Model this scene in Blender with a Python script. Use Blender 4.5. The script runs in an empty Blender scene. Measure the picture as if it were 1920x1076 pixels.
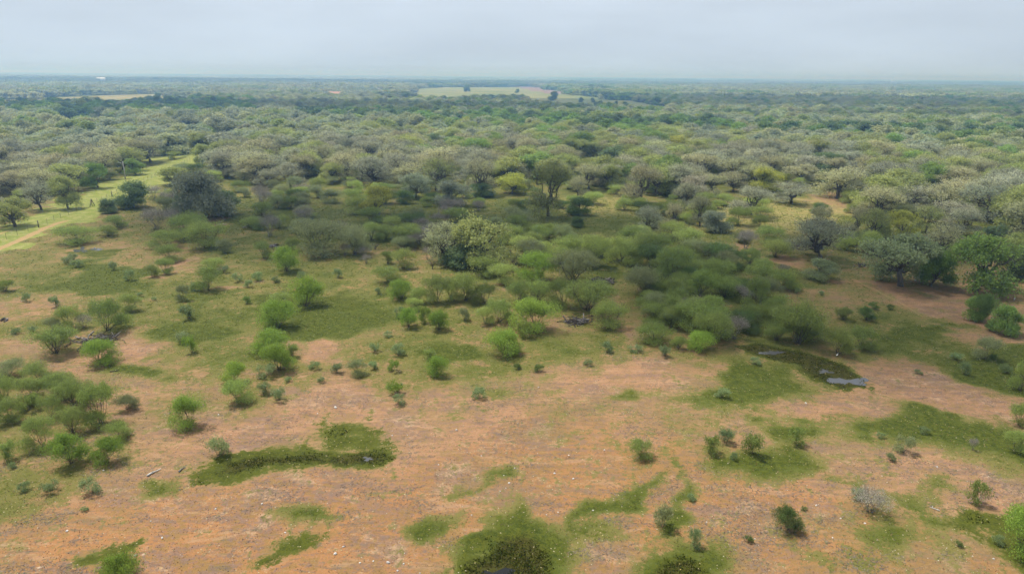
import bpy, math, random
import numpy as np
from mathutils import Matrix, Vector

rng = np.random.default_rng(11)
random.seed(11)
scene = bpy.context.scene
COL = scene.collection
R_ = math.radians

# ------------------------------------------------------------------ camera
CAM_H, FPX, IW, IH = 36.0, 1297.0, 1920.0, 1076.0
PITCH, ROLL = R_(16.94), R_(0.47)
fw = np.array([0, math.cos(PITCH), -math.sin(PITCH)])
rt0 = np.array([1.0, 0, 0]); up0 = np.array([0, math.sin(PITCH), math.cos(PITCH)])
rt = rt0 * math.cos(ROLL) + up0 * math.sin(ROLL)
up = -rt0 * math.sin(ROLL) + up0 * math.cos(ROLL)
cam_d = bpy.data.cameras.new('camera')
cam = bpy.data.objects.new('camera', cam_d); COL.objects.link(cam)
cam.matrix_world = Matrix(((rt[0], up[0], -fw[0], 0), (rt[1], up[1], -fw[1], 0), (rt[2], up[2], -fw[2], CAM_H), (0, 0, 0, 1)))
cam_d.sensor_width = 36; cam_d.lens = 36 * FPX / IW
cam_d.clip_start = 1; cam_d.clip_end = 80000
scene.camera = cam

# ------------------------------------------------------------------ sky and sun
SUN_DIR = Vector((-0.40, 0.26, 1.0)).normalized()       # towards the sun
world = bpy.data.worlds.new('World'); scene.world = world; world.use_nodes = True
nt = world.node_tree; nt.nodes.clear()
def N(nt, t, **kw):
    n = nt.nodes.new(t)
    for k, v in kw.items():
        if k.startswith('i_'):
            key = k[2:]
            n.inputs[int(key) if key.isdigit() else key].default_value = v
        else: setattr(n, k, v)
    return n
L = lambda nt, a, b: nt.links.new(a, b)
sky = N(nt, 'ShaderNodeTexSky', sky_type='NISHITA', sun_disc=False)
sky.sun_elevation = math.asin(SUN_DIR.z); sky.sun_rotation = math.atan2(SUN_DIR.x, SUN_DIR.y)
sky.altitude = 60; sky.air_density = 1.0; sky.dust_density = 3.0; sky.ozone_density = 1.5
tc = N(nt, 'ShaderNodeTexCoord'); sx = N(nt, 'ShaderNodeSeparateXYZ'); L(nt, tc.outputs['Generated'], sx.inputs[0])
veil = N(nt, 'ShaderNodeValToRGB')                       # thin high overcast: greyer blue low down, paler above
veil.color_ramp.elements[0].position = 0.0; veil.color_ramp.elements[0].color = (7.2, 8.7, 10.4, 1)
veil.color_ramp.elements[1].position = 0.12; veil.color_ramp.elements[1].color = (8.3, 9.4, 10.8, 1)
L(nt, sx.outputs['Z'], veil.inputs[0])
mp = N(nt, 'ShaderNodeMapping'); mp.inputs['Scale'].default_value = (1.2, 1.2, 7)
L(nt, tc.outputs['Generated'], mp.inputs[0])
cn = N(nt, 'ShaderNodeTexNoise', i_Scale=2.2, i_Detail=5.0, i_Roughness=0.55); L(nt, mp.outputs[0], cn.inputs['Vector'])
mr = N(nt, 'ShaderNodeMapRange'); mr.inputs[1].default_value = 0.3; mr.inputs[2].default_value = 0.7
mr.inputs[3].default_value = 0.90; mr.inputs[4].default_value = 1.08; L(nt, cn.outputs[0], mr.inputs[0])
vm = N(nt, 'ShaderNodeVectorMath', operation='SCALE'); L(nt, veil.outputs[0], vm.inputs[0]); L(nt, mr.outputs[0], vm.inputs['Scale'])
mx = N(nt, 'ShaderNodeMix', data_type='RGBA'); mx.inputs[0].default_value = 0.86
L(nt, sky.outputs[0], mx.inputs[6]); L(nt, vm.outputs[0], mx.inputs[7])
bg = N(nt, 'ShaderNodeBackground', i_Strength=0.07); L(nt, mx.outputs[2], bg.inputs[0])
wo = N(nt, 'ShaderNodeOutputWorld'); L(nt, bg.outputs[0], wo.inputs[0])
sun_d = bpy.data.lights.new('sun', 'SUN'); sun_d.energy = 5.0; sun_d.angle = R_(1.3); sun_d.color = (1.0, 0.96, 0.89)
sun = bpy.data.objects.new('sun', sun_d); COL.objects.link(sun)
sun.rotation_euler = SUN_DIR.to_track_quat('Z', 'Y').to_euler(); sun.location = (0, 0, 300)
scene.view_settings.view_transform = 'Standard'; scene.view_settings.look = 'None'
scene.view_settings.exposure = 0.32; scene.view_settings.gamma = 1.0
scene.cycles.use_denoising = True
scene.cycles.max_bounces = 5; scene.cycles.diffuse_bounces = 3; scene.cycles.transmission_bounces = 3
scene.cycles.transparent_max_bounces = 6; scene.cycles.volume_bounces = 1

# ------------------------------------------------------------------ terrain height and pixel -> ground
def hgt(x, y):
    x = np.asarray(x, float); y = np.asarray(y, float)
    d = np.hypot(x, y)
    near = 0.16 * np.sin(x * 0.11 + 1.3 * np.sin(y * 0.05)) * np.sin(y * 0.09 + 0.7) + 0.10 * np.sin(x * 0.23 + 2) * np.sin(y * 0.19 + 1)
    a = np.clip((d - 500) / 2500, 0, 1) ** 1.3
    far = a * (4.0 * np.sin(x * 0.0021 + 0.8 + 1.2 * np.sin(y * 0.0009)) * np.sin(y * 0.0034 + 1.9) + 3.0 * np.sin(x * 0.0007 + y * 0.0016 + 4))
    far = far + 9.0 * np.clip((d - 1500) / 6500, 0, 1)
    return near * np.clip(1 - (d - 400) / 600, 0.3, 1) + far
def ray(px, py):
    px = np.asarray(px, float); py = np.asarray(py, float)
    return fw + np.multiply.outer((px - IW / 2) / FPX, rt) + np.multiply.outer((IH / 2 - py) / FPX, up)
def pg(px, py):
    """pixel -> point on the ground (flat plane, then set on the terrain), and its distance along the view axis"""
    r = ray(px, py)
    t = -CAM_H / np.minimum(r[..., 2], -0.0008)
    return r[..., 0] * t, r[..., 1] * t, t
def gp(px, py):
    x, y, t = pg(px, py); return float(x), float(y), float(hgt(x, y)), float(t)
def to_px(x, y, z):
    v = np.stack([np.asarray(x, float), np.asarray(y, float), np.asarray(z, float) - CAM_H], -1)
    dz = np.maximum(v @ fw, 1e-6)
    return IW / 2 + FPX * (v @ rt) / dz, IH / 2 - FPX * (v @ up) / dz

# ------------------------------------------------------------------ mesh helpers
def make_mesh(name, V, T, mat=None, smooth=False, attrs=None):
    V = np.asarray(V, np.float32); T = np.asarray(T, np.int32)
    me = bpy.data.meshes.new(name); k = T.shape[1]
    me.vertices.add(len(V)); me.vertices.foreach_set('co', V.ravel())
    me.loops.add(T.size); me.loops.foreach_set('vertex_index', T.ravel())
    me.polygons.add(len(T)); me.polygons.foreach_set('loop_start', np.arange(0, T.size, k, dtype=np.int32))
    me.polygons.foreach_set('use_smooth', np.full(len(T), smooth))
    for an, av in (attrs or {}).items():
        at = me.attributes.new(an, 'FLOAT', 'POINT'); at.data.foreach_set('value', np.asarray(av, np.float32))
    me.update(calc_edges=True)
    if mat: me.materials.append(mat)
    return me
class Geo:
    def __init__(s): s.V = []; s.T = []; s.n = 0; s.A = []
    def add(s, V, T, a=None):
        V = np.asarray(V, float); s.V.append(V); s.T.append(np.asarray(T, int) + s.n); s.n += len(V)
        s.A.append(np.zeros(len(V)) if a is None else np.asarray(a))
    def tube(s, P, rad, k=5, cap=True):
        P = np.asarray(P, float); n = len(P); rad = np.broadcast_to(np.asarray(rad, float), (n,))
        d = np.gradient(P, axis=0); d /= np.linalg.norm(d, axis=1)[:, None] + 1e-9
        ref = np.where(np.abs(d[:, 2:3]) > 0.9, np.array([[1.0, 0, 0]]), np.array([[0, 0, 1.0]]))
        u = np.cross(d, ref); u /= np.linalg.norm(u, axis=1)[:, None] + 1e-9; w = np.cross(d, u)
        a = np.arange(k) * 2 * math.pi / k
        ring = P[:, None] + rad[:, None, None] * (np.cos(a)[None, :, None] * u[:, None] + np.sin(a)[None, :, None] * w[:, None])
        V = ring.reshape(-1, 3); i = np.arange(n - 1)[:, None] * k; j = np.arange(k)[None]; j2 = (j + 1) % k
        q = np.stack([i + j, i + j2, i + k + j2, i + k + j], -1).reshape(-1, 4)
        T = np.concatenate([q[:, [0, 1, 2]], q[:, [0, 2, 3]]])
        if cap:
            f = np.arange(1, k - 1)
            T = np.concatenate([T, np.stack([np.zeros_like(f), f + 1, f], 1), (n - 1) * k + np.stack([np.zeros_like(f), f, f + 1], 1)])
        s.add(V, T)
    def box(s, c, d, rz=0.0):
        v = np.array([[x, y, z] for z in (-.5, .5) for x, y in ((-.5, -.5), (.5, -.5), (.5, .5), (-.5, .5))]) * np.array(d)
        ca, sa = math.cos(rz), math.sin(rz)
        v = np.stack([v[:, 0] * ca - v[:, 1] * sa, v[:, 0] * sa + v[:, 1] * ca, v[:, 2]], 1) + np.array(c)
        q = [(0, 3, 2, 1), (4, 5, 6, 7), (0, 1, 5, 4), (1, 2, 6, 5), (2, 3, 7, 6), (3, 0, 4, 7)]
        s.add(v, [t for a, b, c_, d_ in q for t in ((a, b, c_), (a, c_, d_))])
    def mesh(s, name, mat, smooth=False, attr='v'):
        return make_mesh(name, np.concatenate(s.V), np.concatenate(s.T), mat, smooth, {attr: np.concatenate(s.A)})
def link(name, me, parent=None, loc=None):
    o = bpy.data.objects.new(name, me); COL.objects.link(o)
    if parent is not None: o.parent = parent
    if loc is not None: o.location = loc
    return o
def tag(o, label=None, cat=None, group=None, kind=None):
    if label: o['label'] = label
    if cat: o['category'] = cat
    if group: o['group'] = group
    if kind: o['kind'] = kind
    return o
def empty(name, loc, rz=0.0):
    o = link(name, None, None, loc); o.rotation_euler = (0, 0, rz); o.empty_display_size = 0.3; return o

# ------------------------------------------------------------------ materials
def new_mat(name):
    m = bpy.data.materials.new(name); m.use_nodes = True; m.node_tree.nodes.clear(); return m, m.node_tree
def math_n(nt, op, a, b=None, c=None, clamp=False):
    n = N(nt, 'ShaderNodeMath', operation=op); n.use_clamp = clamp
    for i, v in enumerate((a, b, c)):
        if v is None: continue
        if isinstance(v, (int, float)): n.inputs[i].default_value = v
        else: L(nt, v, n.inputs[i])
    return n.outputs[0]
def mixc(nt, f, a, b, mode='MIX'):
    n = N(nt, 'ShaderNodeMix', data_type='RGBA', blend_type=mode)
    for idx, v in ((0, f), (6, a), (7, b)):
        if isinstance(v, (int, float)): n.inputs[idx].default_value = v
        elif isinstance(v, tuple): n.inputs[idx].default_value = v + (1,) if len(v) == 3 else v
        else: L(nt, v, n.inputs[idx])
    return n.outputs[2]
def smooth_n(nt, v, lo, hi):
    n = N(nt, 'ShaderNodeMapRange', interpolation_type='SMOOTHSTEP'); L(nt, v, n.inputs[0])
    n.inputs[1].default_value = lo; n.inputs[2].default_value = hi; return n.outputs[0]
def noise_n(nt, vec, sc, det=3.0, rough=0.55, dist=0.0):
    n = N(nt, 'ShaderNodeTexNoise', i_Scale=sc, i_Detail=det, i_Roughness=rough, i_Distortion=dist); L(nt, vec, n.inputs['Vector']); return n.outputs[0]
def foliage_mat(name, src):
    m, nt = new_mat(name)
    if src == 'OBJECT':
        base = N(nt, 'ShaderNodeObjectInfo').outputs['Color']
    else:
        base = N(nt, 'ShaderNodeAttribute', attribute_name='tint', attribute_type='INSTANCER').outputs['Color']
    v = N(nt, 'ShaderNodeAttribute', attribute_name='v').outputs['Fac']
    k = N(nt, 'ShaderNodeMapRange'); L(nt, v, k.inputs[0]); k.inputs[3].default_value = 0.7; k.inputs[4].default_value = 1.3
    sc = N(nt, 'ShaderNodeVectorMath', operation='SCALE'); L(nt, base, sc.inputs[0]); L(nt, k.outputs[0], sc.inputs['Scale'])
    hs = N(nt, 'ShaderNodeHueSaturation'); L(nt, sc.outputs[0], hs.inputs['Color'])
    hv = N(nt, 'ShaderNodeMapRange'); L(nt, v, hv.inputs[0]); hv.inputs[3].default_value = 0.51; hv.inputs[4].default_value = 0.492
    L(nt, hv.outputs[0], hs.inputs['Hue'])
    d = N(nt, 'ShaderNodeBsdfDiffuse'); t = N(nt, 'ShaderNodeBsdfTranslucent')
    L(nt, hs.outputs[0], d.inputs[0]); L(nt, hs.outputs[0], t.inputs[0])
    ms = N(nt, 'ShaderNodeMixShader', i_0=0.44); L(nt, d.outputs[0], ms.inputs[1]); L(nt, t.outputs[0], ms.inputs[2])
    o = N(nt, 'ShaderNodeOutputMaterial'); L(nt, ms.outputs[0], o.inputs[0]); return m
def rough_mat(name, c1, c2, sc=4.0, rough=0.9, stretch=(1, 1, 1), bump=0.3, spec=0.2, metal=0.0):
    m, nt = new_mat(name)
    tc = N(nt, 'ShaderNodeTexCoord'); mp = N(nt, 'ShaderNodeMapping'); mp.inputs['Scale'].default_value = stretch
    L(nt, tc.outputs['Object'], mp.inputs[0])
    n = noise_n(nt, mp.outputs[0], sc, 4.0, 0.6)
    col = mixc(nt, smooth_n(nt, n, 0.3, 0.7), c1, c2)
    p = N(nt, 'ShaderNodeBsdfPrincipled', i_Roughness=rough, i_Metallic=metal); p.inputs['Specular IOR Level'].default_value = spec
    L(nt, col, p.inputs['Base Color'])
    b = N(nt, 'ShaderNodeBump', i_Strength=bump, i_Distance=0.05); L(nt, n, b.inputs['Height']); L(nt, b.outputs[0], p.inputs['Normal'])
    o = N(nt, 'ShaderNodeOutputMaterial'); L(nt, p.outputs[0], o.inputs[0]); return m
M = {}
M['leaf'] = foliage_mat('leaf', 'OBJECT')
M['leaf_far'] = foliage_mat('leaf_far', 'INSTANCER')
M['bark'] = rough_mat('bark', (0.055, 0.045, 0.036), (0.14, 0.12, 0.10), 3.0, stretch=(1, 1, 0.4))
M['bark_pale'] = rough_mat('bark_pale', (0.16, 0.14, 0.12), (0.30, 0.275, 0.245), 3.0, stretch=(1, 1, 0.4))
M['dead_grey'] = rough_mat('dead_grey', (0.10, 0.088, 0.08), (0.26, 0.24, 0.22), 2.5)
M['dead_dark'] = rough_mat('dead_dark', (0.030, 0.022, 0.020), (0.085, 0.068, 0.060), 2.5)
M['dead_white'] = rough_mat('dead_white', (0.33, 0.31, 0.28), (0.55, 0.53, 0.49), 2.5)
M['post'] = rough_mat('post', (0.07, 0.06, 0.05), (0.16, 0.14, 0.12), 5.0)
M['wire'] = rough_mat('wire', (0.16, 0.15, 0.14), (0.28, 0.27, 0.26), 5.0, rough=0.5, metal=0.6)
M['stone'] = rough_mat('stone', (0.34, 0.31, 0.28), (0.62, 0.59, 0.55), 6.0)
M['roof_white'] = rough_mat('roof_white', (0.72, 0.72, 0.72), (0.82, 0.82, 0.82), 1.0, rough=0.5)
M['roof_red'] = rough_mat('roof_red', (0.34, 0.19, 0.13), (0.44, 0.26, 0.18), 1.0)
M['wall_pale'] = rough_mat('wall_pale', (0.55, 0.50, 0.44), (0.66, 0.61, 0.55), 1.0)
M['dark_glass'] = rough_mat('dark_glass', (0.03, 0.035, 0.04), (0.05, 0.055, 0.06), 1.0, rough=0.15, spec=0.5)
M['steel'] = rough_mat('steel', (0.35, 0.35, 0.36), (0.5, 0.5, 0.5), 1.0, rough=0.5)
M['feather'] = rough_mat('feather', (0.75, 0.74, 0.71), (0.85, 0.84, 0.82), 8.0)

# ------------------------------------------------------------------ ground cover layout (world space)
CROP = {4: (0, 400), 5: (640, 400), 6: (1280, 400), 7: (0, 716), 8: (640, 716), 9: (1280, 716)}
CS = 1913 / 640.0
# grass cover at places seen in the photo: x, y, cover
CTRL = np.array([float(v) for v in '''30 450 .42 100 430 .35 200 420 .42 60 500 .40 160 500 .5 250 480 .30 330 500 .2 100 540 .62 180 530 .7 40 560 .25 100 572 .2
100 610 .55 60 640 .22 250 652 .12 120 690 .2 300 560 .52 380 560 .58 450 590 .6 350 620 .72 330 700 .4 440 670 .58 490 645 .3 560 620 .58 600 652 .25 400 720 .32
300 735 .25 500 740 .36 220 745 .3 600 730 .25 420 480 .58 550 500 .58 600 480 .42 480 450 .55 400 440 .55 700 560 .72 680 600 .68 760 570 .6 800 640 .55 700 640 .42
850 630 .3 900 640 .35 870 670 .62 980 650 .55 1060 650 .52 1150 640 .46 1100 690 .38 700 690 .4 800 700 .42 900 690 .46 640 720 .15 750 735 .25 850 740 .15
1000 720 .22 1150 700 .12 1180 620 .3 1050 610 .2 920 600 .38 800 560 .55 900 540 .42 1000 500 .52 1150 500 .6 1250 520 .6 1100 460 .62 700 500 .52 760 480 .38
1300 580 .6 1400 560 .6 1500 590 .35 1450 620 .55 1560 570 .2 1500 520 .6 1560 500 .5 1620 540 .3 1700 560 .25 1780 560 .18 1700 600 .55 1640 610 .5 1800 590 .2
1850 640 .2 1750 655 .58 1650 650 .58 1680 700 .2 1750 740 .1 1850 765 .15 1620 765 .25 1500 760 .18 1400 740 .5 1330 720 .38 1300 700 .2 1280 740 .2 1400 700 .6
1880 690 .75 1700 790 .75 1850 820 .75 1600 850 .15 1700 880 .1 1850 920 .1 1600 795 .6 50 900 .4 200 860 .42 300 830 .2 450 800 .12 550 770 .25 100 960 .2 40 930 .58
200 940 .15 300 970 .1 100 1010 .05 400 1000 .12 300 1050 .1 600 930 .05 700 1000 .12 750 1050 .05 800 880 .1 900 850 .12 1000 800 .2 800 800 .28 880 780 .34
1000 880 .12 1100 900 .1 1150 800 .15 1200 790 .32 1250 830 .28 1150 950 .15 1100 1040 .1 1180 1000 .12 1350 940 .1 1450 920 .05 1400 980 .12 1500 1010 .25 1450 1060 .12
1600 1000 .38 1650 960 .38 1700 1030 .25 1800 1050 .2 1560 940 .12 20 780 .5 100 800 .48 180 830 .5 60 700 .45 160 720 .4 1000 430 .7 700 430 .7 500 410 .66 1300 420 .6
1500 410 .6 1700 430 .62 1880 450 .6 1880 520 .3 300 420 .45 200 470 .3 1400 480 .5 1200 460 .62'''.split()]).reshape(-1, 3)
CX, CY, _ = pg(CTRL[:, 0], CTRL[:, 1])
# patches traced on the ground, corners in photo pixels: (kind, strength, soft edge m, corners)
PATCH = [
 ('wet', .8, 1.2, '365 888 400 858 470 842 560 834 600 838 610 872 560 872 510 884 440 903 390 904'), ('wet', 1.0, .9, '400 884 430 862 500 850 560 846 640 848 700 838 744 852 705 874 640 880 590 868 520 872 450 890'),
 ('wet', .62, 1.6, '580 812 600 795 645 783 700 795 742 832 750 850 690 850 600 844'), ('bare', .9, .35, '608 858 640 848 662 842 655 852 625 862'),
 ('wet', 1.0, 1.2, '858 1110 876 1045 915 1012 960 1000 1000 1010 1030 1042 1046 1110'), ('grass', .82, 1.3, '838 1110 846 1020 880 1000 900 965 935 950 950 936 975 942 985 968 1012 985 1060 996 1120 982 1130 996 1070 1030 1062 1110'), ('bare', .8, .4, '852 992 872 982 888 990 884 1012 862 1018'),
 ('wet', 1.0, 1.0, '1222 1110 1236 1055 1275 1032 1322 1046 1350 1110'), ('grass', .8, 1.2, '1190 1110 1210 1050 1236 1018 1262 1004 1300 1010 1340 1022 1372 1060 1390 1110'),
 ('wet', 1.0, 1.0, '1388 655 1420 641 1500 658 1560 683 1620 704 1648 728 1600 737 1545 722 1500 703 1440 682'),
 ('wet', .75, 1.2, '1765 985 1830 960 1900 972 1990 985 1990 1110 1900 1076 1850 1010'),
 ('wet', .62, .8, '122 1042 180 1028 245 1015 230 1042 170 1063 130 1060'),
 ('wet', .66, .9, '462 1066 500 1030 560 1000 622 993 590 1032 520 1060'),
 ('wet', .55, 1.5, '585 560 640 543 690 546 705 570 640 582'),
 ('wet', .6, 1.0, '120 474 160 462 215 468 220 478 150 486'),
 ('grass', .85, 1.2, '195 692 240 668 305 688 300 706 250 714'),
 ('grass', .8, 1.6, '245 628 330 604 440 610 465 628 380 646 280 642'),
 ('grass', .75, 1.6, '90 546 170 520 270 526 260 548 160 562'),
 ('grass', .72, 1.5, '120 500 180 480 250 500 330 520 300 540 160 540'),
 ('grass', .9, 1.5, '1560 802 1640 770 1700 755 1760 775 1900 800 1990 840 1990 880 1840 850 1760 822 1680 816 1600 818'),
 ('grass', .9, 1.5, '1750 690 1830 652 1990 650 1990 760 1850 738 1770 712'),
 ('grass', .85, 1.3, '1425 792 1500 780 1548 800 1495 830 1545 862 1535 892 1450 898 1340 884 1330 850 1390 838 1470 834'),
 ('grass', .7, 1.5, '1265 765 1330 702 1420 680 1545 722 1500 748 1380 784'),
 ('grass', .85, .8, '1150 738 1180 730 1212 736 1200 752 1160 752'),
 ('grass', .85, .5, '1275 872 1285 874 1275 930 1258 985 1232 1002 1228 988 1250 950 1266 905'),
 ('grass', .8, .6, '1240 880 1248 884 1222 935 1170 970 1100 992 1010 1018 985 1012 1060 985 1130 958 1195 925'),
 ('grass', .82, .9, '752 995 800 965 852 958 862 1000 790 1020'),
 ('grass', .75, .6, '806 934 870 905 940 868 944 884 880 918 830 940'),
 ('grass', .72, .7, '488 966 540 945 600 943 645 958 600 982 520 982'),
 ('grass', .75, .8, '268 906 345 885 352 915 300 922'),
 ('grass', .7, .7, '1556 890 1590 896 1630 912 1610 916 1570 906'),
 ('grass', .72, .9, '1655 930 1700 942 1760 968 1800 995 1770 995 1700 965'),
 ('grass', .65, 1.0, '1720 912 1760 898 1800 915 1790 940 1730 945'),
 ('grass', .66, 1.0, '1560 985 1660 960 1720 1000 1690 1040 1600 1030'),
 ('grass', .7, 1.4, '1740 600 1800 595 1790 640 1700 655 1640 640 1660 612'),
 ('grass', .75, 1.2, '480 560 560 545 720 560 760 590 640 640 540 640 500 600'),
 ('grass', .78, 1.2, '780 655 860 640 900 660 880 682 800 680'),
 ('bare', 1.0, 1.0, '640 712 700 735 760 765 800 800 740 825 680 790 620 780 580 800 480 830 400 845 330 840 420 800 560 765'),
 ('bare', .9, 1.2, '1120 712 1200 680 1260 690 1240 720 1160 740 1040 755 960 790 900 830 860 810 940 760'),
 ('bare', .8, .8, '820 745 880 735 900 750 850 760'),
 ('bare', .8, 1.0, '1590 725 1640 690 1700 660 1760 690 1800 725 1900 750 1880 785 1760 770 1690 745 1620 770 1530 775 1440 790 1480 770 1560 750'),
 ('bare', .8, .6, '836 684 858 680 872 690 846 694'),
 ('bare', .8, .8, '225 655 300 635 330 650 290 668 240 668'),
 ('bare', .8, .8, '570 655 620 640 660 650 640 670 590 672'),
 ('bare', .8, .6, '1170 625 1196 612 1200 640 1180 650'),
 ('bare', .7, .8, '320 500 345 485 368 484 350 505 310 525 300 522'),
 ('bare', .8, .5, '395 545 418 541 420 548 400 550'),
 ('bare', .7, 1.5, '1510 375 1560 355 1620 370 1610 400 1540 400'),
 ('bare', .6, .6, '1500 388 1560 384 1600 390 1560 398'),
 ('bare', .7, .7, '1300 455 1380 455 1420 470 1380 476 1300 470'),
 ('bare', .7, .7, '1440 480 1480 478 1520 500 1500 506 1450 495'),
 ('bare', .8, .8, '1590 535 1640 530 1700 565 1800 600 1820 590 1780 560 1690 540 1620 520'),
 ('bare', .7, .8, '390 405 430 400 440 412 400 425 375 422'),
 ('lime', 1.0, 1.5, '-40 450 0 428 60 395 150 362 200 346 300 308 372 286 384 300 340 336 268 362 220 392 152 419 60 452 -40 494'),
 ('glade', .55, 5, '1240 392 1400 380 1560 372 1640 400 1560 445 1400 445 1260 432'), ('glade', .5, 4, '1040 372 1180 366 1190 400 1060 408'),
 ('path', 1.0, .5, '-40 480 0 464 52 440 100 419 128 411 128 415 102 424 56 446 0 471 -40 490'),
 ('path', .7, .4, '-40 449 0 438 24 431 24 434 0 443 -40 455'),
 ('path', .8, .5, '318 322 352 306 362 308 326 326'),
 ('path', .5, .45, '1598 520 1650 546 1700 570 1742 598 1740 602 1695 575 1646 550 1596 524'),
 ('path', .5, .45, '374 484 376 487 346 509 302 529 298 527 342 505'),
 ('pale', .9, .25, '202 988 215 983 227 985 222 993 206 994'), ('pale', .9, .25, '20 1066 32 1062 44 1066 36 1074 22 1072'), ('pale', .8, .2, '246 1044 258 1039 262 1044 250 1050'), ('pale', .8, .25, '372 958 400 952 412 956 390 962'), ('pale', .7, .25, '270 976 290 972 296 976 276 982'),
 ('pale', .5, .5, '1460 780 1540 778 1520 784 1470 786'), ('pale', .5, .6, '1850 680 1890 676 1900 690 1860 695'), ('pale', .5, .5, '855 990 880 984 885 1010 862 1016'),
 ('straw', 1.0, 12, '-60 192 0 187 60 185 100 181 300 175 356 182 352 197 240 203 100 201 -60 208'),
 ('field', .9, 12, '768 172 800 167 1000 164 1012 172 1190 191 1262 203 1245 219 1100 210 1000 206 985 190 930 190 820 196 772 192'),
 ('plough', .8, 8, '960 163 1000 163 1030 171 1080 176 1060 178 1000 174'),
 ('field', .6, 3, '105 248 108 226 160 222 222 234 240 248'),
 ('straw', .7, 8, '690 192 780 188 800 194 740 198 690 198'),
 ('field', .7, 3, '375 265 410 262 415 272 380 275'),
]
def poly_px(s):
    a = np.array([float(v) for v in s.split()]).reshape(-1, 2); return a
def sdf(px, py, P):
    """signed distance (positive inside) of points to polygon P (n,2)"""
    d2 = np.full(px.shape, 1e18); ins = np.zeros(px.shape, bool); n = len(P)
    for i in range(n):
        ax, ay = P[i]; bx, by = P[(i + 1) % n]; ex, ey = bx - ax, by - ay
        t = np.clip(((px - ax) * ex + (py - ay) * ey) / (ex * ex + ey * ey + 1e-12), 0, 1)
        d2 = np.minimum(d2, (px - ax - t * ex) ** 2 + (py - ay - t * ey) ** 2)
        c = (ay > py) != (by > py)
        ins ^= c & (px < (bx - ax) * (py - ay) / (by - ay + 1e-12) + ax)
    return np.where(ins, 1, -1) * np.sqrt(d2)
def vnoise(x, y, seed=0):
    """smooth value noise in 0..1"""
    xi = np.floor(x).astype(np.int64); yi = np.floor(y).astype(np.int64); tx = x - xi; ty = y - yi
    tx = tx * tx * (3 - 2 * tx); ty = ty * ty * (3 - 2 * ty)
    def h(a, b):
        v = (a * 374761393 + b * 668265263 + seed * 974634777) & 0x7fffffff
        v = ((v ^ (v >> 13)) * 1274126177) & 0x7fffffff
        return ((v ^ (v >> 16)) & 0xffff) / 65535.0
    return (h(xi, yi) * (1 - tx) + h(xi + 1, yi) * tx) * (1 - ty) + (h(xi, yi + 1) * (1 - tx) + h(xi + 1, yi + 1) * tx) * ty
def fnoise(x, y, sc, seed=0, oc=3):
    v = 0; a = 1; t = 0
    for k in range(oc): v = v + a * vnoise(x / sc * 2 ** k + 17 * k, y / sc * 2 ** k - 9 * k, seed + k); t += a; a *= .55
    return v / t
PW = []
for kind, st, soft, s in PATCH:
    a = poly_px(s); wx, wy, _ = pg(a[:, 0], a[:, 1]); PW.append((kind, st, soft, np.stack([wx, wy], 1)))
def cover(x, y):
    """ground cover at world points: dict of fields"""
    x0 = np.asarray(x, float).ravel(); y0 = np.asarray(y, float).ravel(); n = len(x0)
    wa = np.clip(y0 / 90, .6, 3.5)
    x = x0 + wa * (7.0 * (fnoise(x0, y0, 6, 1) - .5) + 2.6 * (fnoise(x0, y0, 1.6, 5, 2) - .5)); y = y0 + wa * (7.5 * (fnoise(x0, y0, 6, 3) - .5) + 2.6 * (fnoise(x0, y0, 1.6, 7, 2) - .5))
    g = np.full(n, 0.66); near = (y < 330) & (y > 20) & (np.abs(x) < 260)
    xn, yn = x[near], y[near]; num = np.zeros(len(xn)); den = np.zeros(len(xn))
    for cx, cy, cv in zip(CX, CY, CTRL[:, 2]):
        sc = 2.0 + 0.02 * cy
        w = 1.0 / (((xn - cx) ** 2 + (yn - cy) ** 2) / sc ** 2 + 0.5) ** 1.6
        num += w * cv; den += w
    gi = num / den; b = np.clip((yn - 220) / 90, 0, 1); g[near] = gi * (1 - b) + 0.66 * b
    f = {'grass': g, 'wet': np.zeros(n), 'lime': np.zeros(n), 'path': np.zeros(n), 'straw': np.zeros(n), 'plough': np.zeros(n), 'mud': np.zeros(n), 'pale': np.zeros(n), 'field': np.zeros(n), 'glade': np.zeros(n)}
    for kind, st, soft, P in PW:
        if kind not in ('path', 'lime', 'straw', 'plough', 'field'): soft = soft * (1.5 if kind in ('wet', 'pale') else 2.3)
        sx_, sy_ = x, y
        x, y = (x0, y0) if kind == 'path' else ((x + x0) / 2, (y + y0) / 2) if kind == 'wet' else (x, y)
        lo, hi = P.min(0) - soft * 3, P.max(0) + soft * 3
        m = (x > lo[0]) & (x < hi[0]) & (y > lo[1]) & (y < hi[1])
        if not m.any():
            x, y = sx_, sy_; continue
        d = sdf(x[m], y[m], P); x, y = sx_, sy_; v = np.clip(0.5 + d / (2 * soft), 0, 1); v = v * v * (3 - 2 * v) * st
        if kind == 'bare': f['grass'][m] *= 1 - 0.9 * v
        elif kind == 'grass': f['grass'][m] = np.maximum(f['grass'][m], v * 1.12)
        else:
            f[kind][m] = np.maximum(f[kind][m], v)
            if kind == 'wet':
                f['grass'][m] = np.maximum(f['grass'][m], v)
                if st >= 1: f['mud'][m] = np.maximum(f['mud'][m], np.clip((d + .2) / 1.5, 0, 1))
    f['grass'] = f['grass'] + .05 + .06 * np.clip((y0 - 62) / 25, 0, 1) + .34 * (fnoise(x0, y0, 9, 21) - .5) + .25 * (fnoise(x0, y0, 2.5, 31, 2) - .5)
    x, y = x0, y0
    # how orange the soil is: the near foreground is orange sand, further back it is pinker
    qx, qy = to_px(x, np.maximum(y, 5), hgt(x, y))
    yb = np.interp(qx, [-200, 0, 400, 750, 1000, 1250, 1500, 1700, 2100], [985, 960, 905, 880, 790, 800, 890, 960, 1000])
    f['orange'] = np.clip(0.5 + (qy - yb) / 130, 0, 1)
    return f
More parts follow.
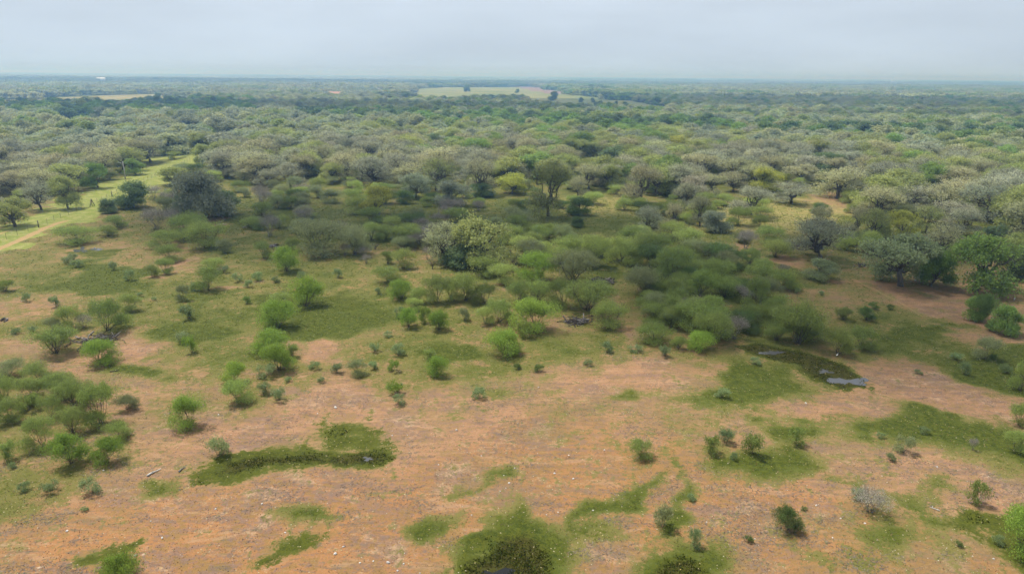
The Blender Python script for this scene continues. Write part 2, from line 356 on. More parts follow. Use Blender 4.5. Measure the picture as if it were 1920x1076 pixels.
def axis(lo, hi, step, far, grow=1.16):
    a = list(np.arange(lo, hi + step * .5, step)); s = step; v = hi
    while v < far: s *= grow; v += s; a.append(v)
    s = step; v = lo; b = []
    while v > -far: s *= grow; v -= s; b.append(v)
    return np.array(b[::-1] + a)
gx = axis(-110, 110, 0.55, 24000); gy = axis(34, 215, 0.5, 24000)
GX, GY = np.meshgrid(gx, gy); fx, fy = GX.ravel(), GY.ravel()
fld = cover(fx, fy)
nx, ny = len(gx), len(gy)
idx = np.arange(nx * ny).reshape(ny, nx)
quads = np.stack([idx[:-1, :-1], idx[:-1, 1:], idx[1:, 1:], idx[1:, :-1]], -1).reshape(-1, 4)

def ground_mat():
    m, nt = new_mat('ground')
    A = lambda n: N(nt, 'ShaderNodeAttribute', attribute_name=n).outputs['Fac']
    geo = N(nt, 'ShaderNodeNewGeometry').outputs['Position']
    big = noise_n(nt, geo, 0.12, 4, .6); n1 = noise_n(nt, geo, 0.42, 5, .62); n2 = noise_n(nt, geo, 1.7, 4, .65); n3 = noise_n(nt, geo, 6.5, 3, .7)
    mpn = N(nt, 'ShaderNodeMapping'); mpn.inputs['Rotation'].default_value = (0, 0, R_(20)); mpn.inputs['Scale'].default_value = (0.45, 1.5, 1)
    L(nt, geo, mpn.inputs[0]); st = noise_n(nt, mpn.outputs[0], 0.9, 5, .68, .6)
    c = lambda v, k: math_n(nt, 'MULTIPLY', math_n(nt, 'SUBTRACT', v, 0.5), k)
    add = lambda *v: v[0] if len(v) == 1 else math_n(nt, 'ADD', v[0], add(*v[1:]))
    # soil
    orf = smooth_n(nt, add(A('orange'), c(big, 2.2), c(n1, 1.0)), 0.15, 0.85)
    soil = mixc(nt, orf, (0.44, 0.265, 0.16), (0.445, 0.235, 0.105))
    soil = mixc(nt, smooth_n(nt, add(n1, c(big, .8), c(n3, .4)), 0.54, 0.68), soil, (0.52, 0.37, 0.25))
    soil = mixc(nt, smooth_n(nt, add(st, c(n2, .5)), 0.50, 0.66), soil, (0.27, 0.18, 0.12))
    soil = mixc(nt, math_n(nt, 'MULTIPLY', smooth_n(nt, add(n2, c(big, .9), c(n3, .5)), 0.51, 0.63), .6), soil, (0.27, 0.195, 0.16))
    soil = mixc(nt, math_n(nt, 'MULTIPLY', smooth_n(nt, add(n2, c(n1, .9), c(n3, .4)), 0.49, 0.38), .55), soil, (0.25, 0.20, 0.075))          # trampled litter streaks
    lit = smooth_n(nt, add(st, c(n2, .5), c(n3, .6)), 0.62, 0.76)
    soil = mixc(nt, math_n(nt, 'MULTIPLY', lit, .8), soil, (0.17, 0.14, 0.125))                                       # grey dead stems
    mpl = N(nt, 'ShaderNodeMapping'); mpl.inputs['Rotation'].default_value = (0, 0, R_(-24)); mpl.inputs['Scale'].default_value = (0.10, 0.42, 1); L(nt, geo, mpl.inputs[0])
    rill = noise_n(nt, mpl.outputs[0], 1.0, 6, .7, 1.2)
    soil = mixc(nt, math_n(nt, 'MULTIPLY', smooth_n(nt, add(rill, c(n2, .4), c(n3, .35)), 0.51, 0.63), .75), soil, (0.285, 0.195, 0.155))
    soil = mixc(nt, math_n(nt, 'MULTIPLY', smooth_n(nt, add(rill, c(n2, .25)), 0.46, 0.34), .6), soil, (0.50, 0.335, 0.215))
    crk = smooth_n(nt, math_n(nt, 'ABSOLUTE', math_n(nt, 'SUBTRACT', add(st, c(n2, .2)), 0.5)), 0.035, 0.0); soil = mixc(nt, math_n(nt, 'MULTIPLY', math_n(nt, 'MULTIPLY', crk, smooth_n(nt, big, .42, .58)), .6), soil, (0.16, 0.115, 0.09))
    grit = smooth_n(nt, n3, 0.60, 0.74); soil = mixc(nt, math_n(nt, 'MULTIPLY', grit, .5), soil, (0.60, 0.45, 0.31))
    dk = smooth_n(nt, n3, 0.40, 0.28); soil = mixc(nt, math_n(nt, 'MULTIPLY', dk, .55), soil, (0.20, 0.12, 0.065))
    # turf
    turf = mixc(nt, smooth_n(nt, add(n1, c(n2, .6), c(big, .5)), 0.40, 0.66), (0.122, 0.158, 0.034), (0.22, 0.21, 0.07))
    turf = mixc(nt, math_n(nt, 'MULTIPLY', smooth_n(nt, n3, 0.5, 0.72), .3), turf, (0.31, 0.26, 0.10))
    turf = mixc(nt, math_n(nt, 'MULTIPLY', smooth_n(nt, n3, 0.45, 0.3), .5), turf, (0.05, 0.07, 0.014))
    lush = mixc(nt, smooth_n(nt, add(n2, c(n3, .7)), 0.35, 0.65), (0.055, 0.082, 0.012), (0.115, 0.145, 0.022))
    gsum = add(A('grass'), c(n1, 1.5), c(n2, 1.2), c(n3, .8))
    gm = smooth_n(nt, gsum, 0.26, 0.58); lm = smooth_n(nt, add(A('grass'), c(n1, 1.1), c(n2, 1.0), c(n3, .5)), 0.60, 0.84)
    turf = mixc(nt, lm, turf, lush)
    soil = mixc(nt, math_n(nt, 'MULTIPLY', smooth_n(nt, add(A('grass'), c(big, .5), c(n1, .6), c(n2, .4)), 0.14, 0.55), .5), soil, (0.27, 0.215, 0.085))
    col = mixc(nt, gm, soil, turf)
    lime = mixc(nt, smooth_n(nt, add(n1, c(n2, .5)), 0.4, 0.68), (0.235, 0.305, 0.062), (0.385, 0.40, 0.15))
    col = mixc(nt, smooth_n(nt, add(A('lime'), c(n1, .4), c(n2, .3)), 0.3, 0.6), col, lime)
    col = mixc(nt, math_n(nt, 'MULTIPLY', smooth_n(nt, add(A('glade'), c(n1, .8), c(n2, .6)), 0.2, 0.6), .8), col, mixc(nt, smooth_n(nt, n1, .42, .6), (0.27, 0.29, 0.08), (0.40, 0.345, 0.15)))
    vast = noise_n(nt, geo, 0.012, 5, .6)
    col = mixc(nt, smooth_n(nt, add(A('field'), c(n1, .2), c(vast, .5)), 0.3, 0.6), col, mixc(nt, smooth_n(nt, vast, .4, .6), (0.19, 0.25, 0.08), (0.285, 0.30, 0.115)))
    col = mixc(nt, smooth_n(nt, add(A('straw'), c(n1, .2), c(vast, .5)), 0.3, 0.6), col, mixc(nt, smooth_n(nt, vast, .4, .6), (0.36, 0.32, 0.15), (0.27, 0.28, 0.11)))
    col = mixc(nt, smooth_n(nt, add(A('plough'), c(n1, .2)), 0.3, 0.6), col, (0.27, 0.20, 0.17))
    wetc = mixc(nt, smooth_n(nt, add(n2, c(n3, .9), c(n1, .5)), 0.36, 0.66), (0.030, 0.036, 0.006), (0.098, 0.122, 0.016))
    wetc = mixc(nt, smooth_n(nt, add(A('mud'), c(n1, 2.4), c(n2, 1.2)), 0.05, 0.6), mixc(nt, smooth_n(nt, add(n2, c(n3, .6)), .35, .65), (0.058, 0.078, 0.010), (0.112, 0.136, 0.019)), wetc)
    wm = smooth_n(nt, add(A('wet'), c(n1, 1.6), c(n2, 1.3), c(n3, .7)), 0.34, 0.62); col = mixc(nt, wm, col, wetc)
    mud = smooth_n(nt, add(A('mud'), c(n1, 2.2), c(n2, 1.8)), 0.6, 0.95)
    col = mixc(nt, math_n(nt, 'MULTIPLY', mud, .5), col, (0.055, 0.045, 0.014))
    col = mixc(nt, smooth_n(nt, add(A('path'), c(n2, .5)), 0.35, 0.65), col, (0.46, 0.345, 0.175))
    col = mixc(nt, smooth_n(nt, add(A('pale'), c(n2, .9), c(n3, .4)), 0.45, 0.85), col, (0.64, 0.52, 0.40))
    # pale specks: grit and little yellow flowers
    vo = N(nt, 'ShaderNodeTexVoronoi', i_Scale=2.3); L(nt, geo, vo.inputs['Vector'])
    sp = math_n(nt, 'MULTIPLY', math_n(nt, 'LESS_THAN', vo.outputs['Distance'], 0.13), math_n(nt, 'GREATER_THAN', add(n1, c(n2, .6)), 0.52))
    spc = mixc(nt, smooth_n(nt, n2, .4, .6), (0.55, 0.47, 0.16), (0.62, 0.57, 0.48))
    col = mixc(nt, math_n(nt, 'MULTIPLY', sp, .75), col, spc)
    p = N(nt, 'ShaderNodeBsdfPrincipled', i_Roughness=0.95); p.inputs['Specular IOR Level'].default_value = 0.1
    col = mixc(nt, 1.0, col, (0.62, 0.565, 0.505), 'MULTIPLY')
    L(nt, col, p.inputs['Base Color'])
    hgtv = add(math_n(nt, 'MULTIPLY', n1, .5), math_n(nt, 'MULTIPLY', n2, .35), math_n(nt, 'MULTIPLY', n3, .16))
    b = N(nt, 'ShaderNodeBump', i_Strength=0.7, i_Distance=0.4); L(nt, hgtv, b.inputs['Height']); L(nt, b.outputs[0], p.inputs['Normal'])
    o = N(nt, 'ShaderNodeOutputMaterial'); L(nt, p.outputs[0], o.inputs[0]); return m
M['ground'] = ground_mat()
gme = make_mesh('ground', np.stack([fx, fy, hgt(fx, fy)], 1), quads, M['ground'], True, fld)
tag(link('ground', gme), kind='structure')

# ------------------------------------------------------------------ puddles
def water_mat(name, mudc, sp=.55):
    m, nt = new_mat(name)
    geo = N(nt, 'ShaderNodeNewGeometry').outputs['Position']
    n = noise_n(nt, geo, 2.2, 4, .65)
    p = N(nt, 'ShaderNodeBsdfPrincipled', i_Roughness=0.06, i_IOR=1.33); p.inputs['Specular IOR Level'].default_value = sp
    p.inputs['Base Color'].default_value = mudc + (1,)
    b = N(nt, 'ShaderNodeBump', i_Strength=0.10, i_Distance=0.02); L(nt, n, b.inputs['Height']); L(nt, b.outputs[0], p.inputs['Normal'])
    o = N(nt, 'ShaderNodeOutputMaterial'); L(nt, p.outputs[0], o.inputs[0]); return m
M['water'] = water_mat('water', (0.07, 0.07, 0.072)); M['water_dark'] = water_mat('water_dark', (0.012, 0.013, 0.014), .2)
WATER = []
def puddle(px, py, wpx, hpx, label, mat='water', seed=0, cat='puddle', rough=.75):
    r = np.random.default_rng(seed); n = 72
    a = np.linspace(0, 2 * math.pi, n, endpoint=False); rad = np.ones(n)
    for k in range(2, 17): rad += rough * r.normal() / k * np.sin(k * a + r.uniform(0, 6.28))
    rad = np.clip(rad, .3, 1.6)
    x, y, _ = pg(px + wpx / 2 * rad * np.cos(a), py + hpx / 2 * rad * np.sin(a))
    x0, y0, z0, _ = gp(px, py)
    V = [(0, 0, 0.0)]; T = []
    for k in (0.5, 1.0): V += [(x0 + (xx - x0) * k - x0, y0 + (yy - y0) * k - y0, 0) for xx, yy in zip(x, y)]
    V = np.array(V, float); V[:, 2] = hgt(V[:, 0] + x0, V[:, 1] + y0) - z0 + 0.02
    for i in range(n):
        j = (i + 1) % n
        T += [(0, 1 + j, 1 + i), (1 + i, 1 + j, 1 + n + j), (1 + i, 1 + n + j, 1 + n + i)]
    o = link('puddle', make_mesh('puddle', V, T, M[mat], True), None, (x0, y0, z0))
    tag(o, label, cat, 'rainwater puddles', 'structure'); WATER.append((x0, y0, .5 * (x.max() - x.min()))); return o
puddle(1590, 714, 50, 16, 'grey reflecting puddle in dark wet turf right of centre', seed=3)
puddle(1548, 697, 22, 6, 'narrow sliver of water just behind the larger grey puddle', seed=4)
puddle(1447, 663, 34, 8, 'small bright puddle at the edge of the mesquite thicket', seed=5)
puddle(152, 469, 18, 9, 'pale puddle under the flat-topped bush near the fence', seed=6)
puddle(180, 467, 22, 5, 'thin sliver of water right of the puddle near the fence', seed=7)
puddle(928, 1074, 60, 18, 'dark pool of water in wet turf at the bottom edge', 'water_dark', seed=8)
puddle(690, 861, 18, 6, 'tiny grey puddle inside the long dark wet patch', seed=9)

# ------------------------------------------------------------------ plants: prototypes
def bez(p0, p1, p2, n, r, wig):
    t = np.linspace(0, 1, n)[:, None]
    P = (1 - t) ** 2 * p0 + 2 * t * (1 - t) * p1 + t * t * p2
    w = r.normal(size=(n, 3)) * wig; w[0] = 0; w[-1] = 0
    return P + w
def leaves_at(g, r, C, rc, flat, n, ls, asp, outward, ctr, val, spread=1.0):
    """n leaf triangles round each clump centre"""
    m = len(C)
    d = r.normal(size=(m, n, 3)); d /= np.linalg.norm(d, axis=2)[..., None]
    rr = r.uniform(0.15, 1, size=(m, n, 1)) ** (1 / 2.0)
    rr = np.where(r.uniform(0, 1, rr.shape) < .16, rr * r.uniform(1.1, 1.75, rr.shape), rr)
    rcs = (np.asarray(rc) * r.uniform(.7, 1.3, m))[:, None, None]
    P = C[:, None] + d * rr * rcs * np.array([1, 1, flat]) * spread
    o = P - ctr; o /= np.linalg.norm(o, axis=2)[..., None] + 1e-9
    nrm = r.normal(size=P.shape) + outward * (o + np.array([0, 0, .5])); nrm /= np.linalg.norm(nrm, axis=2)[..., None]
    u = np.cross(nrm, r.normal(size=P.shape)); u /= np.linalg.norm(u, axis=2)[..., None] + 1e-9; w = np.cross(nrm, u)
    s = ls * r.uniform(.6, 1.4, size=(m, n, 1))
    tri = np.stack([P - u * s * .5 - w * s * asp * .5, P + u * s * .5 - w * s * asp * .4, P + w * s * asp * .65 + u * s * r.uniform(-.3, .3, size=(m, n, 1))], 2)
    V = tri.reshape(-1, 3); V = V[:]; V[:, 2] = np.maximum(V[:, 2], 0.01)
    cl = r.uniform(.15, .85, size=(m, 1)); v = np.clip(cl * .6 + .4 * r.uniform(0, 1, (m, n)), 0, 1) * val[1] + val[0]
    g.add(V, np.arange(len(V)).reshape(-1, 3), np.repeat(v.ravel(), 3))
def plant(seed, R, H, ht, nl, ncl, nleaf, ls, rl=.42, rcf=.5, flat=.62, zlo=.45, trunk=.3, asp=.6, outward=.9, stems=1, wig=.12, twigs=1, leafz=1.0, low=0, umbrella=0, bark='bark', leafy=True, fill=.25):
    """trunk with arching limbs, each ending in a rounded lobe of leaf clumps"""
    r = np.random.default_rng(seed); B = Geo(); F = Geo(); top = np.array([0, 0, ht])
    lean = r.normal(size=2) * .06 * H
    if stems == 1:
        top = np.array([lean[0], lean[1], ht])
        P = bez(np.zeros(3), np.array([lean[0] * .2, lean[1] * .2, ht * .5]), top, 5, r, .04 * ht)
        B.tube(P, np.linspace(trunk * 1.25, trunk * .85, 5), 7)
    az0 = r.uniform(0, 6.28); CC = []; k_in = max(1, nl // 4)
    for i in range(nl):
        if i < k_in: a = r.uniform(0, 6.28); rad = R * r.uniform(0, .3); zc = H * r.uniform(.84, .93) - R * rl * flat * .6
        else:
            a = az0 + (i - k_in) * 6.283 / (nl - k_in) + r.normal() * .28; rad = R * (1 - rl) * r.uniform(.72, 1.12)
            zc = H * (zlo + (1 - zlo) * (.82 * (1 - (rad / R) ** 2 * (.75 - .5 * umbrella)))) - R * rl * flat * .5 + r.normal() * .05 * H
        if low and i >= nl - low: zc = H * r.uniform(.16, .3)
        c = np.array([math.cos(a) * rad + lean[0], math.sin(a) * rad + lean[1], max(zc, .12 * H)])
        rr = R * rl * r.uniform(.75, 1.2)
        s0 = top if stems == 1 else np.array([r.normal() * .06 * R, r.normal() * .06 * R, 0])
        mid = s0 * .45 + c * .55; mid[2] = s0[2] + (c[2] - s0[2]) * r.uniform(.25, .6); mid[:2] *= r.uniform(.7, 1.1)
        lp = bez(s0, mid, c, 7, r, wig * rr * .6); r0 = trunk * (.62 if stems == 1 else .5) * r.uniform(.8, 1.15)
        B.tube(lp, np.linspace(r0, r0 * .35, 7), 5)
        n = max(3, int(ncl * r.uniform(.8, 1.2)))
        d = r.normal(size=(n, 3)); d /= np.linalg.norm(d, axis=1)[:, None]; d[:, 2] = np.abs(d[:, 2]) * .95 - .18 - .25 * (r.uniform(0, 1, n) < .2)
        cl = c + d * rr * np.array([1, 1, flat * 1.05]) * r.uniform(.75, 1.0, (n, 1))
        cl[:, 2] = np.maximum(cl[:, 2], .07 * H)
        for q in range(n):
            b0 = lp[r.integers(4, 7)]; mm = (b0 + cl[q]) / 2 + r.normal(size=3) * rr * .12
            B.tube(bez(b0, mm, cl[q], 4, r, wig * rr * .18), np.linspace(r0 * .32, r0 * .1, 4), 3, False)
            for _ in range(twigs):
                e = cl[q] + r.normal(size=3) * rr * rcf * .8; e[2] += rr * .15
                B.tube(np.array([cl[q], (cl[q] + e) / 2 + r.normal(size=3) * rr * .05, e]), np.array([r0 * .12, r0 * .08, r0 * .03]) + .004 * R / 5, 3, False)
        if leafy:
            leaves_at(F, r, cl, rr * rcf, flat * leafz, nleaf, ls, asp, outward, np.array([0, 0, H * .4]), (0, 1))
            if fill > 0: leaves_at(F, r, c[None], rr * .9, flat, int(nleaf * ncl * fill), ls, asp, .3, np.array([0, 0, H * .4]), (0, .8))
    bm = B.mesh('trunk', M[bark], True)
    fm = F.mesh('crown', M['leaf']) if leafy else None
    V = np.concatenate(F.V if leafy else B.V)
    w = np.percentile(np.hypot(V[:, 0], V[:, 1]), 98) * 2
    return {'trunk': bm, 'crown': fm, 'W': w, 'H': np.percentile(V[:, 2], 99), 'geo': (B, F)}
PR = {}
# grey lacy oaks, olive oaks, full dark oaks
PR['grey'] = [plant(100 + i, 5.4, 7.6, 1.7, 12 + i % 3, 9, 78, .22, rl=.42, rcf=.5, flat=.7, zlo=.24, trunk=.30, wig=.22, twigs=3, bark='bark', fill=.12, asp=.5, low=4) for i in range(4)]
PR['olive'] = [plant(200 + i, 5.0, 7.4, 1.5, 12, 9, 92, .26, rl=.44, rcf=.52, flat=.72, zlo=.2, trunk=.28, wig=.18, twigs=2, fill=.2, low=4) for i in range(4)]
PR['full'] = [plant(300 + i, 4.8, 7.2, 1.3, 11, 10, 84, .32, rl=.44, rcf=.58, flat=.75, zlo=.24, trunk=.26, wig=.12, twigs=1, fill=.4, low=5) for i in range(3)]
PR['spread'] = [plant(350 + i, 5.6, 7.0, 2.2, 11, 10, 78, .28, rl=.40, rcf=.54, flat=.7, zlo=.32, trunk=.34, wig=.16, twigs=2, fill=.22, low=3) for i in range(2)]
# feathery mesquites: many-stemmed vases, flat tops, round bushes
PR['mesq'] = [plant(400 + i, 2.7, 2.9, .2, 12 + i % 3, 10, 84, .17, rl=.40, rcf=.6, flat=.64, zlo=.33, trunk=.065, asp=.22, outward=.5, stems=6, wig=.12, twigs=2, fill=.12, umbrella=.5, low=3, bark='bark') for i in range(5)]
PR['round'] = [plant(450 + i, 2.4, 2.7, .2, 12, 11, 92, .16, rl=.42, rcf=.58, flat=.75, zlo=.25, trunk=.065, asp=.24, outward=.5, stems=6, wig=.1, twigs=1, fill=.15, low=3) for i in range(4)]
PR['small'] = [plant(500 + i, 1.0, 1.15, .1, 7, 6, 48, .13, rl=.42, rcf=.6, flat=.85, zlo=.35, trunk=.03, asp=.26, outward=.3, stems=6, wig=.1, twigs=1, fill=.25, low=2) for i in range(4)]
# bare grey brush
PR['bare'] = [plant(600 + i, 2.2, 2.6, .2, 9, 10, 22, .13, rl=.42, rcf=.6, flat=.8, zlo=.42, trunk=.07, asp=.3, stems=6, wig=.2, twigs=6, bark='dead_grey', fill=.1) for i in range(3)]
PR['snag'] = [plant(650 + i, 1.6, 2.2, .5, 6, 5, 6, .1, rl=.42, rcf=.6, flat=.8, zlo=.4, trunk=.13, stems=1, wig=.3, twigs=3, bark='dead_dark', fill=0) for i in range(2)]

# ------------------------------------------------------------------ plants: placing
TONE = {  # word, leaf colour
 'm': ('feathery green', (.255, .315, .085)), 'v': ('bright green', (.245, .345, .062)), 'l': ('light green', (.335, .40, .11)),
 'g': ('grey-green', (.265, .295, .135)), 'k': ('dark green', (.14, .20, .06)), 's': ('dull blue-green', (.245, .31, .135)),
 'd': ('bare grey', (0.345, 0.313, 0.258)), 'x': ('blackened', (0.157, 0.133, 0.094)),
 'tan': ('tan-grey', (.43, .425, .225)), 'ash': ('ash-grey', (.385, .40, .26)), 'oli': ('olive green', (0.337, 0.377, 0.126)),
 'grn': ('leafy green', (0.230, 0.328, 0.086)), 'drk': ('dark green', (0.160, 0.215, 0.094)), 'yel': ('yellow-green', (0.426, 0.439, 0.093)),
 'gg': ('dark grey-green', (.235, .275, .135)), 'slt': ('slate-grey', (.295, .32, .205)),
}
def jit(c, r, a=.12):
    k = 1 + r.normal() * a; h = r.normal(size=3) * a * .15
    return tuple(float(max(.02, v * k * (1 + e))) for v, e in zip(c, h)) + (1.0,)
prng = np.random.default_rng(77)
PLANTS = []          # records for labelling
PARTN = {'oak': ('trunk', 'crown'), 'mesquite': ('stems', 'foliage'), 'shrub': ('stems', 'foliage'), 'brush': ('branches', 'twig_tips'), 'snag': ('trunk', 'twig_tips'), 'tree': ('trunk', 'crown')}
def put(name, kind, proto, x, y, W, H, tone, rz=None, label=None, cat=None, group=None, mark=None, col=None):
    p = proto; rz = prng.uniform(0, 6.28) if rz is None else rz
    e = empty(name, (x, y, float(hgt(x, y)) - .03), rz); s = W / p['W']; e.scale = (s, s, H / p['H'])
    c = col or jit(TONE[tone][1], prng); tn, cn_ = PARTN[kind]
    a = link(tn, p['trunk'], e); a.color = c
    b = link(cn_, p['crown'], e); b.color = c
    if cn_ == 'twig_tips': b['kind'] = 'stuff'
    if label: e['label'] = label
    e['category'] = cat; 
    if group: e['group'] = group
    qx, qy = to_px(x, y, 0)
    PLANTS.append(dict(o=e, kind=kind, tone=tone, W=W, H=H, x=x, y=y, px=float(qx), py=float(qy), mark=mark, fixed=bool(label)))
    return e
def size_m(px, py, wpx, hpx):
    x, y, z, t = gp(px, py); r = math.hypot(math.hypot(x, y), CAM_H)
    dep = math.atan2(CAM_H, math.hypot(x, y)); w = wpx * t / FPX; hm = hpx * t / FPX
    h = max((hm - .12 * w * math.sin(dep)) / math.cos(dep), .34 * w)
    return x, y, w, h
# hand-placed bushes: crop, then x y w h tone
BUSH = {
4: '''1385 503 46 36 k 420 170 200 85 m 655 78 115 62 m 610 127 105 55 m 880 92 165 110 d 970 62 85 75 d 1055 146 190 125 m 1160 192 210 125 m 1262 222 85 65 g 940 186 180 85 m 950 266 145 85 m
380 282 62 42 s 436 302 72 44 s 415 262 60 40 s 640 320 48 52 s 725 382 62 62 s 855 360 72 62 m 930 342 85 78 m 1200 322 105 66 m 1252 332 62 44 s 1165 427 155 112 m 1090 432 52 46 s 1035 490 84 76 g
1060 590 95 78 s 1605 322 148 124 v 1715 516 184 142 v 1560 640 196 134 v 1560 505 125 55 m 1335 382 62 52 s 1440 377 74 52 s 1390 412 52 42 s 1545 387 62 34 s 1690 362 62 42 s 1895 357 54 54 s
1515 132 125 108 d 1420 84 105 58 m 1480 252 85 84 m 1640 212 74 64 m 1810 228 270 165 g 730 552 112 84 m 600 656 205 158 m 395 642 145 114 m 300 652 84 64 g 310 777 215 134 m 560 832 196 114 v
315 522 62 62 s 150 492 62 52 s 30 432 90 56 m 1075 786 72 84 v 1025 722 74 62 s 1520 782 196 114 v 1560 882 160 134 v 1640 802 66 64 m 1315 962 136 108 v 1490 922 112 74 s 1340 1062 155 104 m 1480 1022 92 64 s
1565 1052 84 74 s 1760 872 72 44 s 1890 892 74 54 s 190 662 62 34 s 90 672 64 34 s 50 902 155 76 g 220 942 155 104 m 340 1012 155 114 m 30 1070 125 134 m 180 1062 145 124 m 1800 945 52 30 s 1620 945 50 30 s 868 492 34 22 s 786 470 40 26 s 470 640 90 70 d''',
5: '''350 306 135 94 l 260 282 66 64 m 140 282 54 46 d 125 246 66 56 d 20 236 66 60 d 80 232 185 144 g 190 196 70 34 x 510 311 56 46 x 480 252 44 62 d 965 356 46 94 x
265 386 155 76 m 330 482 125 96 v 540 502 145 134 l 430 502 95 76 l 622 492 125 104 l 702 492 175 136 m 800 512 125 96 m 410 542 84 62 l 375 632 115 96 v 470 612 74 78 v 545 652 105 96 v 325 582 64 62 s
690 602 64 64 g 880 612 165 114 m 810 622 104 84 l 910 392 145 96 l 800 352 145 96 m 1095 372 205 136 v 1000 522 145 124 m 1100 502 165 114 m 1240 517 165 134 m 1385 542 265 156 m 1300 382 245 160 g 1420 302 165 134 l
1090 652 265 156 v 1020 692 84 84 m 1500 637 175 124 m 910 777 205 114 v 1690 462 205 146 g 1840 382 185 164 m 1880 522 125 96 m 1760 612 185 96 m 1850 642 145 104 m 1750 722 185 86 m 1490 782 74 62 s 1645 777 84 34 s 1815 802 84 62 s 1890 762 94 64 m
1380 852 62 34 s 320 797 104 64 s 190 777 62 52 s 260 692 62 28 s 90 902 114 74 g 185 872 62 44 s 290 882 64 54 v 490 822 74 54 m 540 902 115 94 v 310 1002 94 64 v 325 1062 84 54 s 770 1032 94 64 s 1100 880 60 36 k 990 866 44 26 k 1290 446 44 60 x 205 452 40 36 s''',
6: '''410 562 135 184 m 650 732 260 204 m 510 622 145 94 m 900 602 84 64 m 1030 602 94 66 k 1010 752 155 104 m 870 782 155 124 m 95 767 155 96 v 1670 602 140 138 k 1720 657 46 32 k 1070 542 62 36 k 640 452 36 36 s 775 462 36 26 s
1700 817 124 104 g 1735 817 46 26 k 1580 897 66 76 s 1815 897 74 54 s 1895 992 110 144 m 1160 540 40 24 k 560 352 60 60 d 1325 890 50 24 s 410 850 70 40 s 1535 818 80 46 s''',
7: '''410 132 185 134 m 330 92 155 114 m 570 232 185 192 m 290 202 145 114 m 410 282 145 134 m 240 362 185 154 m 60 222 155 114 m 160 162 104 84 m 400 452 196 156 v 600 452 165 124 v 672 312 124 84 m 40 442 96 94 m 1070 252 185 154 v
715 152 125 74 g 1230 412 120 92 g 515 622 115 84 s 285 612 104 62 s 130 612 74 54 s 70 482 54 34 s 680 1130 230 150 v 480 720 50 26 s''',
8: '''1680 422 125 84 m 1800 812 115 114 g 1960 660 60 36 s''',
9: '''1890 242 124 104 m 1870 392 124 104 m 1345 282 64 44 s 1235 392 94 84 g 1105 307 54 34 s 635 352 96 84 m 150 402 96 84 m 240 342 104 84 s 390 402 115 104 m 285 432 54 44 s 1165 442 64 44 s 590 822 158 114 k 1050 732 205 114 d 980 652 94 54 s
1640 692 104 114 m 65 922 84 104 s 370 892 54 32 k 1545 932 44 28 k 1895 962 260 214 v 220 92 84 54 s 1760 920 80 54 s 1625 382 50 60 d 680 712 40 16 k''',
}
for cr, txt in BUSH.items():
    ox, oy = CROP[cr]; t = txt.split()
    for i in range(0, len(t), 5):
        cx, cy, w, h = (float(v) / CS for v in t[i:i + 4]); tone = t[i + 4]
        x, y, W, H = size_m(ox + cx, oy + cy, w * (1.05 if tone == 's' else 1.2), h * (1.0 if tone == 's' else 1.16))
        if tone == 'd': nm, kd, pr, cat, fam = 'grey_brush', 'brush', 'bare', 'brush', 'bare grey brush'
        elif tone == 'x': nm, kd, pr, cat, fam = 'dead_shrub', 'snag', 'snag', 'dead shrub', 'blackened dead shrubs'
        elif W < 2.6 or tone == 's': nm, kd, pr, cat, fam = 'small_shrub', 'shrub', 'small', 'shrub', 'small shrubs on the open ground'
        else:
            nm, kd, cat, fam = 'mesquite_bush', 'mesquite', 'mesquite bush', 'mesquite bushes on the open ground'
            pr = 'round' if (tone in 'vk' and H > .5 * W) or tone == 'k' else 'mesq'
        put(nm, kd, PR[pr][prng.integers(len(PR[pr]))], x, y, W, H, tone, cat=cat, group=fam, mark='hand')

